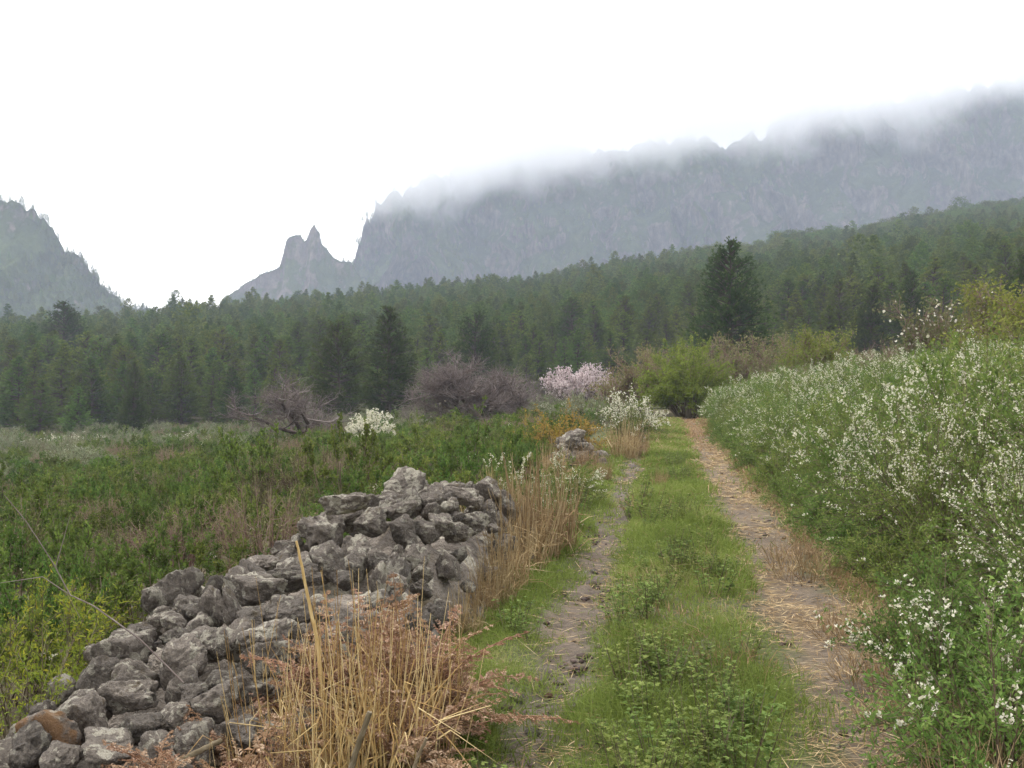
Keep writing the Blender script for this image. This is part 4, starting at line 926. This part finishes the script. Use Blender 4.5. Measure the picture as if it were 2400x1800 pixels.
for k, (bx, yd, s, lab) in enumerate(((1235, 8.9, 1.12, 'tall pale dry grass clump at the end of the wall'), (1285, 9.3, 1.0, 'pale dry grass clump right of the tallest one at the wall end'), (1190, 9.0, 0.85, 'pale dry grass clump leaning on the last wall stones'), (1190, 7.6, 0.62, 'low dry grass clump at the foot of the wall end'), (1165, 7.1, 0.5, 'dry grass tuft hiding the lowest stones of the wall end'), (1085, 6.2, 0.42, 'dry grass tuft between bracken and wall end'), (1215, 8.2, 0.85, 'dry grass clump overlapping the right face of the wall'), (1150, 9.9, 0.9, 'dry stalks rising behind the last stones of the wall'), (1130, 6.9, 0.4, 'tangled dry grass at the foot of the wall'), (1462, 20.2, 1.05, 'dry grass clump in front of the round white-flowered bush'), (1490, 20.8, 0.9, 'dry grass clump at the track edge beside its taller neighbour'), (1410, 15.5, 0.55, 'small dry grass clump past the bright green shrub'), (1545, 14.5, 0.4, 'dry grass clump on the middle strip half way along'), (1300, 16.5, 0.8, 'dry grass clump below the far heap of stones'), (1375, 17.4, 0.7, 'dry grass clump in front of the far heap of stones'))):
    plant([('stalks', PD[k % 2], True)], 'dry_grass_clump', lab, 'grass', onground(at(bx, yd), yd), k * 1.3, (s * 0.85, s * 0.85, s))
RDG = [dry_clump(520 + k, 0.28, 0.42, 110, 0.006, 'dry', 0.5, 0.5) for k in range(2)]
for k, (bx, yd, s, lab) in enumerate(((2330, 3.55, 0.95, 'tangle of dry grass in the lower right corner'), (2230, 3.75, 0.85, 'dry grass tangle left of the corner one below the blossom spray'), (2140, 4.7, 0.8, 'dry grass under the blossom spray'), (2060, 5.4, 0.8, 'dry grass at the right edge of the track under the low shrub'), (2000, 6.3, 0.8, 'dry grass clump under the thicket edge'), (1890, 8.2, 0.9, 'flattened brown grass under the dark overhanging shrub'), (1860, 9.0, 0.8, 'brown grass beyond the flattened clump at the thicket edge'), (2390, 3.9, 0.9, 'dry grass under the shrub at the right frame edge'))):
    plant([('stalks', RDG[k % 2], True)], 'dry_grass_clump', lab, 'grass', onground(at(bx, yd), yd), k * 1.7, s)

FR = [frond_mesh(530 + k) for k in range(4)]
rf = rng_(61)
BRK = [(1000, 4.45, 0.8), (975, 4.3, 0.95), (940, 4.3, 1.1), (1000, 4.6, 1.0), (900, 4.4, 1.1), (850, 4.5, 1.05), (800, 4.35, 1.0), (1000, 4.2, 0.65), (960, 3.9, 0.8), (740, 4.3, 0.95), (880, 4.0, 0.8), (640, 3.6, 0.6), (540, 3.45, 0.80), (470, 3.4, 0.86), (390, 3.35, 0.80), (600, 3.8, 0.7), (320, 3.3, 0.69), (240, 3.25, 0.63), (965, 4.0, 0.6), (90, 3.2, 0.57), (30, 3.15, 0.57), (910, 4.7, 1.1), (520, 3.8, 0.6)]
for k, (bx, yd, s) in enumerate(sorted(BRK)):
    t = thing('dead_bracken', f'{nth(k)} clump of red-brown dead bracken from the left along the wall foot', 'fern', onground(at(bx, yd), yd), rf.random() * 6.28, s * 1.16, 'dead bracken along the wall foot')
    for q in range(8):
        f = link('frond', FR[rf.integers(0, 4)], t); f.rotation_euler = (rf.normal() * 0.22, rf.normal() * 0.35 - 0.1, 2 * math.pi * q / 8 + rf.normal() * 0.4)
        f.scale = [rf.uniform(0.75, 1.15)] * 3; f.location = (rf.normal() * 0.05, rf.normal() * 0.05, 0)

def cane(name, label, cat, pts, r0, r1, mat, side=()):
    b = MB(); P = np.array([(at(a, d), d, up(c, d)) for a, c, d in pts])
    tt = np.linspace(0, 1, 5 * len(P)); ti = np.linspace(0, 1, len(P)); P2 = np.stack([np.interp(tt, ti, P[:, j]) for j in range(3)], -1)
    P2 += rs.normal(size=P2.shape) * r0 * 0.08
    V, Fq = tube(P2, np.linspace(r0, r1, len(P2)), 7); b.add(V, Fq, 0.3 + 0.6 * rs.random(len(V)))
    for n_ in (0, -1):
        V2 = V[:7] if n_ == 0 else V[-7:]; b.add(V2, np.arange(7)[None][:, ::-1] if n_ == 0 else np.arange(7)[None], np.full(7, 0.8))
    for sp in side:
        Q = np.array([(at(a, d), d, up(c, d)) for a, c, d in sp]); V, Fq = tube(Q, np.linspace(r1 * 1.6, r1 * 0.6, len(Q)), 5); b.add(V, Fq, np.full(len(V), 0.7))
    o = link(name, b.mesh(name, M[mat], True)); o['label'] = label; o['category'] = cat; return o
cane('dead_cane', 'thick pale-brown dead cane leaning among the dry grass before the wall', 'cane', [(762, 1790, 4.05), (745, 1510, 4.1), (722, 1400, 4.1), (695, 1268, 4.1)], 0.010, 0.005, 'gold')
cane('broken_stick', 'thick grey broken stick rising at the bottom of the golden grass', 'stick', [(815, 1830, 3.25), (835, 1760, 3.25), (866, 1668, 3.25)], 0.011, 0.009, 'stem')
cane('broken_stick', 'thin grey stick right of the thick broken one at the bottom edge', 'stick', [(960, 1830, 3.3), (975, 1785, 3.3), (1000, 1730, 3.3)], 0.007, 0.005, 'stem')
cane('dry_twig', 'long bare twig arching over the field before the near stones', 'twig', [(430, 1600, 3.5), (330, 1500, 3.5), (220, 1420, 3.5), (165, 1395, 3.5), (125, 1320, 3.5), (60, 1220, 3.5), (10, 1160, 3.5)], 0.003, 0.0014, 'twig',
     [[(160, 1392, 3.5), (100, 1352, 3.45), (-10, 1368, 3.4)], [(130, 1330, 3.5), (150, 1260, 3.5), (165, 1205, 3.5)]])
cane('dry_twig', 'pale fallen stick lying on the near stones at the lower left', 'stick', [(395, 1795, 3.5), (450, 1770, 3.55), (520, 1735, 3.6)], 0.012, 0.010, 'stem')

# ------------------------------------------------------------------ weeds and grass of the track
WD = [weed_mesh(540 + k, 0.26, 9, 13, 0.030) for k in range(5)]
rq = rng_(71); spots = []
while len(spots) < 92:
    y = 3.0 * (20 / 3.0) ** rq.random(); l_ = rq.normal() * 0.24 - 0.02
    if abs(l_ + 0.03) > 0.5 or vnoise(l_ * 3, y * 0.8, 3) < -0.35: continue
    spots.append((y, l_))
for k, (y, l_) in enumerate(sorted(spots)):
    s = rq.uniform(0.6, 1.2)
    plant(WD[rq.integers(0, 5)], 'leafy_weed', f'{nth(k)} leafy weed from the camera along the green middle strip', 'weed', onground(float(pathx(y)) + l_, y), rq.random() * 6.28, s, 'leafy weeds of the middle strip')
for k, (bx, yd, s, lab) in enumerate(((1195, 6.35, 1.0, 'dark leafy weed in the grass at the wall foot'), (1240, 6.1, 0.8, 'leafy weed right of the dark one at the wall foot'), (1150, 3.7, 1.0, 'leafy weed beside the bracken at the bottom edge'), (1480, 11.5, 1.6, 'tall leafy weed at the inner edge of the left rut'), (1530, 11.0, 1.5, 'tall leafy weed on the middle strip past the wall'), (1500, 12.8, 1.6, 'leafy weed where the left rut narrows'), (1330, 10.6, 1.4, 'dark weed at the outer edge of the left rut'), (1360, 11.8, 1.4, 'leafy weed left of the narrowing rut'))):
    plant(WD[k % 5], 'leafy_weed', lab, 'weed', onground(at(bx, yd), yd), k, s)

def strip_points(n, seed, dens):
    r = rng_(seed); out = []; tot = 0
    while tot < n:
        y = 2.3 * (40 / 2.3) ** (r.random(n) ** 1.15); l_ = r.uniform(-1.85, 1.75, n)
        keep = r.random(n) < dens(l_, y); out.append(np.stack([l_, y], -1)[keep]); tot += keep.sum()
    return np.concatenate(out)[:n]
def g_dens(l_, y):
    l_ = l_ + 0.13 * fbm(l_ * 2.7, y * 2.1, 41, 3)
    mid = np.exp(-((l_ + 0.05) / 0.53) ** 6); left = np.exp(-((l_ + 1.28) / 0.36) ** 4) * np.where(y < 18, 1, 0.5); right = 0.18 * np.exp(-((l_ - 1.3) / 0.2) ** 2)
    cl = np.clip(0.7 + 0.6 * fbm(l_ * 2.2, y * 1.6, 6, 3), 0.35, 1)
    rr_ = 1 - 0.9 * np.exp(-((l_ - 0.86) / 0.36) ** 4)
    return rr_ * np.clip((0.8 * mid + 0.9 * left + right) * cl + 0.012 + 0.22 * np.clip(fbm(l_ * 2.5, y * 1.1, 47, 3) - 0.25, 0, 1), 0, 1)
def grass(name, label, n, seed, dens, mat, h0, h1, wbase, lean):
    q = strip_points(n, seed, dens); y = q[:, 1]; x = pathx(y) + q[:, 0]; r = rng_(seed + 1)
    P = np.stack([x, y, surf(x, y) - 0.012], -1); L = r.uniform(h0, h1, n) * (0.75 + 0.5 * np.clip(fbm(x * 1.5, y * 1.5, 2, 2), -0.5, 1))
    D = unit(r.normal(size=(n, 3)) * lean + np.array([0, 0, 1.0])); bend = r.normal(size=(n, 3)) * (L * 0.35)[:, None]; bend[:, 2] = -np.abs(bend[:, 2]) * 0.8
    W = np.maximum(wbase, 0.00075 * y) * r.uniform(0.7, 1.3, n)
    V, F4, F3, T = blades(P, D, L, W, bend, np.clip(0.5 * r.random(n) + 0.25 + 0.35 * fbm(x * 0.9, y * 0.9, 9, 3), 0, 1))
    o = link(name, mesh(name, V, [F4, F3], M[mat], T)); o['kind'] = 'stuff'; o['label'] = label; return o
grass('grass', 'green grass along the middle strip and verges of the track', 150000, 81, g_dens, 'grass', 0.05, 0.21, 0.0042, 0.45)
def d_dens(l_, y):
    right = np.exp(-((l_ - 1.33) / 0.26) ** 4); left = 0.55 * np.exp(-((l_ + 1.55) / 0.25) ** 4); mid = 0.30 * np.exp(-((l_ + 0.04) / 0.55) ** 6) * np.clip(0.3 + 1.2 * fbm(l_ * 1.5, y * 0.7, 16, 3), 0, 1.6) + 0.5 * sstep(18, 32, y) * (np.abs(l_) < 1.0)
    return np.clip(0.8 * right + left + mid + 0.01, 0, 1)
grass('dry_grass', 'dry straw-coloured grass along the track verges', 26000, 85, d_dens, 'dry', 0.07, 0.24, 0.0038, 0.7)
# clods and pebbles in the ruts
Vi, Fi = ico(1); nc = 1500; r = rng_(95)
q = strip_points(nc, 96, lambda l_, y: np.clip(0.8 * np.exp(-((l_ + 0.75) / 0.27) ** 4) + 0.3 * np.exp(-((l_ - 0.8) / 0.35) ** 4), 0, 1) * np.clip(0.25 + 1.2 * fbm(l_ * 3, y * 1.5, 55, 3), 0.03, 1))
y = q[:, 1]; x = pathx(y) + q[:, 0]; sz = np.exp(r.normal(size=nc) * 0.55) * 0.010
Vc = (Vi[None] * (1 + 0.35 * r.normal(size=(nc, len(Vi), 1)).clip(-1, 1)) * (sz[:, None, None] * np.array([1.15, 1.0, 0.65]))) + np.stack([x, y, surf(x, y) + 0.003], -1)[:, None]
o = link('soil_clods', mesh('soil_clods', Vc.reshape(-1, 3), (Fi[None] + (np.arange(nc) * len(Vi))[:, None, None]).reshape(-1, 3), M['bark'], np.repeat(r.random(nc), len(Vi)))); o['kind'] = 'stuff'; o['label'] = 'dark clods and pebbles strewn in the ruts'
# straw litter lying in the ruts
n = 20000
def s_dens(l_, y):
    return np.clip(0.9 * np.exp(-((l_ - 0.85) / 0.42) ** 4) + 0.30 * np.exp(-((l_ + 0.75) / 0.3) ** 4) + 0.25 * np.exp(-((l_ - 1.4) / 0.3) ** 2), 0, 1) * np.clip(0.6 + 0.8 * fbm(l_ * 2, y * 1.2, 26, 3), 0.08, 1)
q = strip_points(n, 91, s_dens); r = rng_(92); y = q[:, 1]; x = pathx(y) + q[:, 0]
a = r.normal(size=n) * 0.75 + np.where(r.random(n) < 0.25, 1.4, 0.0); L = r.uniform(0.03, 0.16, n) * np.where(r.random(n) < 0.06, 2.4, 1)
D = np.stack([np.cos(a), np.sin(a), r.normal(size=n) * 0.10], -1); P = np.stack([x, y, surf(x, y) + 0.012 + r.random(n) * 0.012], -1) - D * L[:, None] / 2
V, Fq, T = leaves(P, D, np.tile([[0, 0, 1.0]], (n, 1)) + r.normal(size=(n, 3)) * 0.3, L, np.maximum(0.004, 0.0007 * y) * r.uniform(0.6, 1.3, n), np.clip(r.random(n), 0, 1))
o = link('straw_litter', mesh('straw_litter', V, Fq, M['dry'], T)); o['kind'] = 'stuff'; o['label'] = 'dry straw lying in the wheel ruts'

# ------------------------------------------------------------------ haze and cloud
def box(name, x0, x1, y0, y1, z0, z1, mat):
    V = np.array([(x, y, z) for x in (x0, x1) for y in (y0, y1) for z in (z0, z1)])
    Fq = np.array([(0, 1, 3, 2), (4, 6, 7, 5), (0, 4, 5, 1), (2, 3, 7, 6), (0, 2, 6, 4), (1, 5, 7, 3)])
    o = link(name, mesh(name, V, Fq, mat)); o['kind'] = 'stuff'; return o
m, nn_, out = newmat('haze'); pv = nn_.nodes.new('ShaderNodeVolumePrincipled')
pv.inputs['Color'].default_value = (0.73, 0.82, 1.0, 1); pv.inputs['Density'].default_value = 0.00041; pv.inputs['Anisotropy'].default_value = 0.0
nn_.links.new(pv.outputs[0], out.inputs['Volume'])
hz = box('haze', -1700, 1700, -400, 1500, -60, 500, m); hz['label'] = 'thin pale haze in the air of the valley'

m, nn_, out = newmat('cloud'); pv = nn_.nodes.new('ShaderNodeVolumePrincipled'); pv.inputs['Color'].default_value = (0.98, 0.985, 1.0, 1)
geo = nn_.nodes.new('ShaderNodeNewGeometry'); sp = nn_.nodes.new('ShaderNodeSeparateXYZ'); nn_.links.new(geo.outputs['Position'], sp.inputs[0])
nz = noise(nn_, 0.013, 5, 0.6, geo.outputs['Position'])
basez = math_(nn_, 'ADD', math_(nn_, 'MULTIPLY', sp.outputs[0], 0.17), 169.0)
hgt = math_(nn_, 'SUBTRACT', sp.outputs[2], basez)
hgt = math_(nn_, 'ADD', hgt, math_(nn_, 'MULTIPLY', math_(nn_, 'SUBTRACT', nz, 0.5), 125.0))
def mrange(v, a0, a1, b0, b1):
    mr = nn_.nodes.new('ShaderNodeMapRange'); mr.interpolation_type = 'SMOOTHSTEP'; nn_.links.new(v, mr.inputs[0])
    for k_, vv in enumerate((a0, a1, b0, b1)): mr.inputs[k_ + 1].default_value = vv
    return mr.outputs[0]
den = math_(nn_, 'MULTIPLY', mrange(hgt, -10, 40, 0, 0.024), mrange(hgt, 50, 100, 1, 0))
den = math_(nn_, 'MULTIPLY', den, mrange(sp.outputs[0], -210, -110, 0, 1))
nn_.links.new(den, pv.inputs['Density']); nn_.links.new(pv.outputs[0], out.inputs['Volume'])
cl = box('cloud', -215, 950, 700, 1030, 110, 480, m); cl['label'] = 'low white cloud wrapped round the mountain tops'
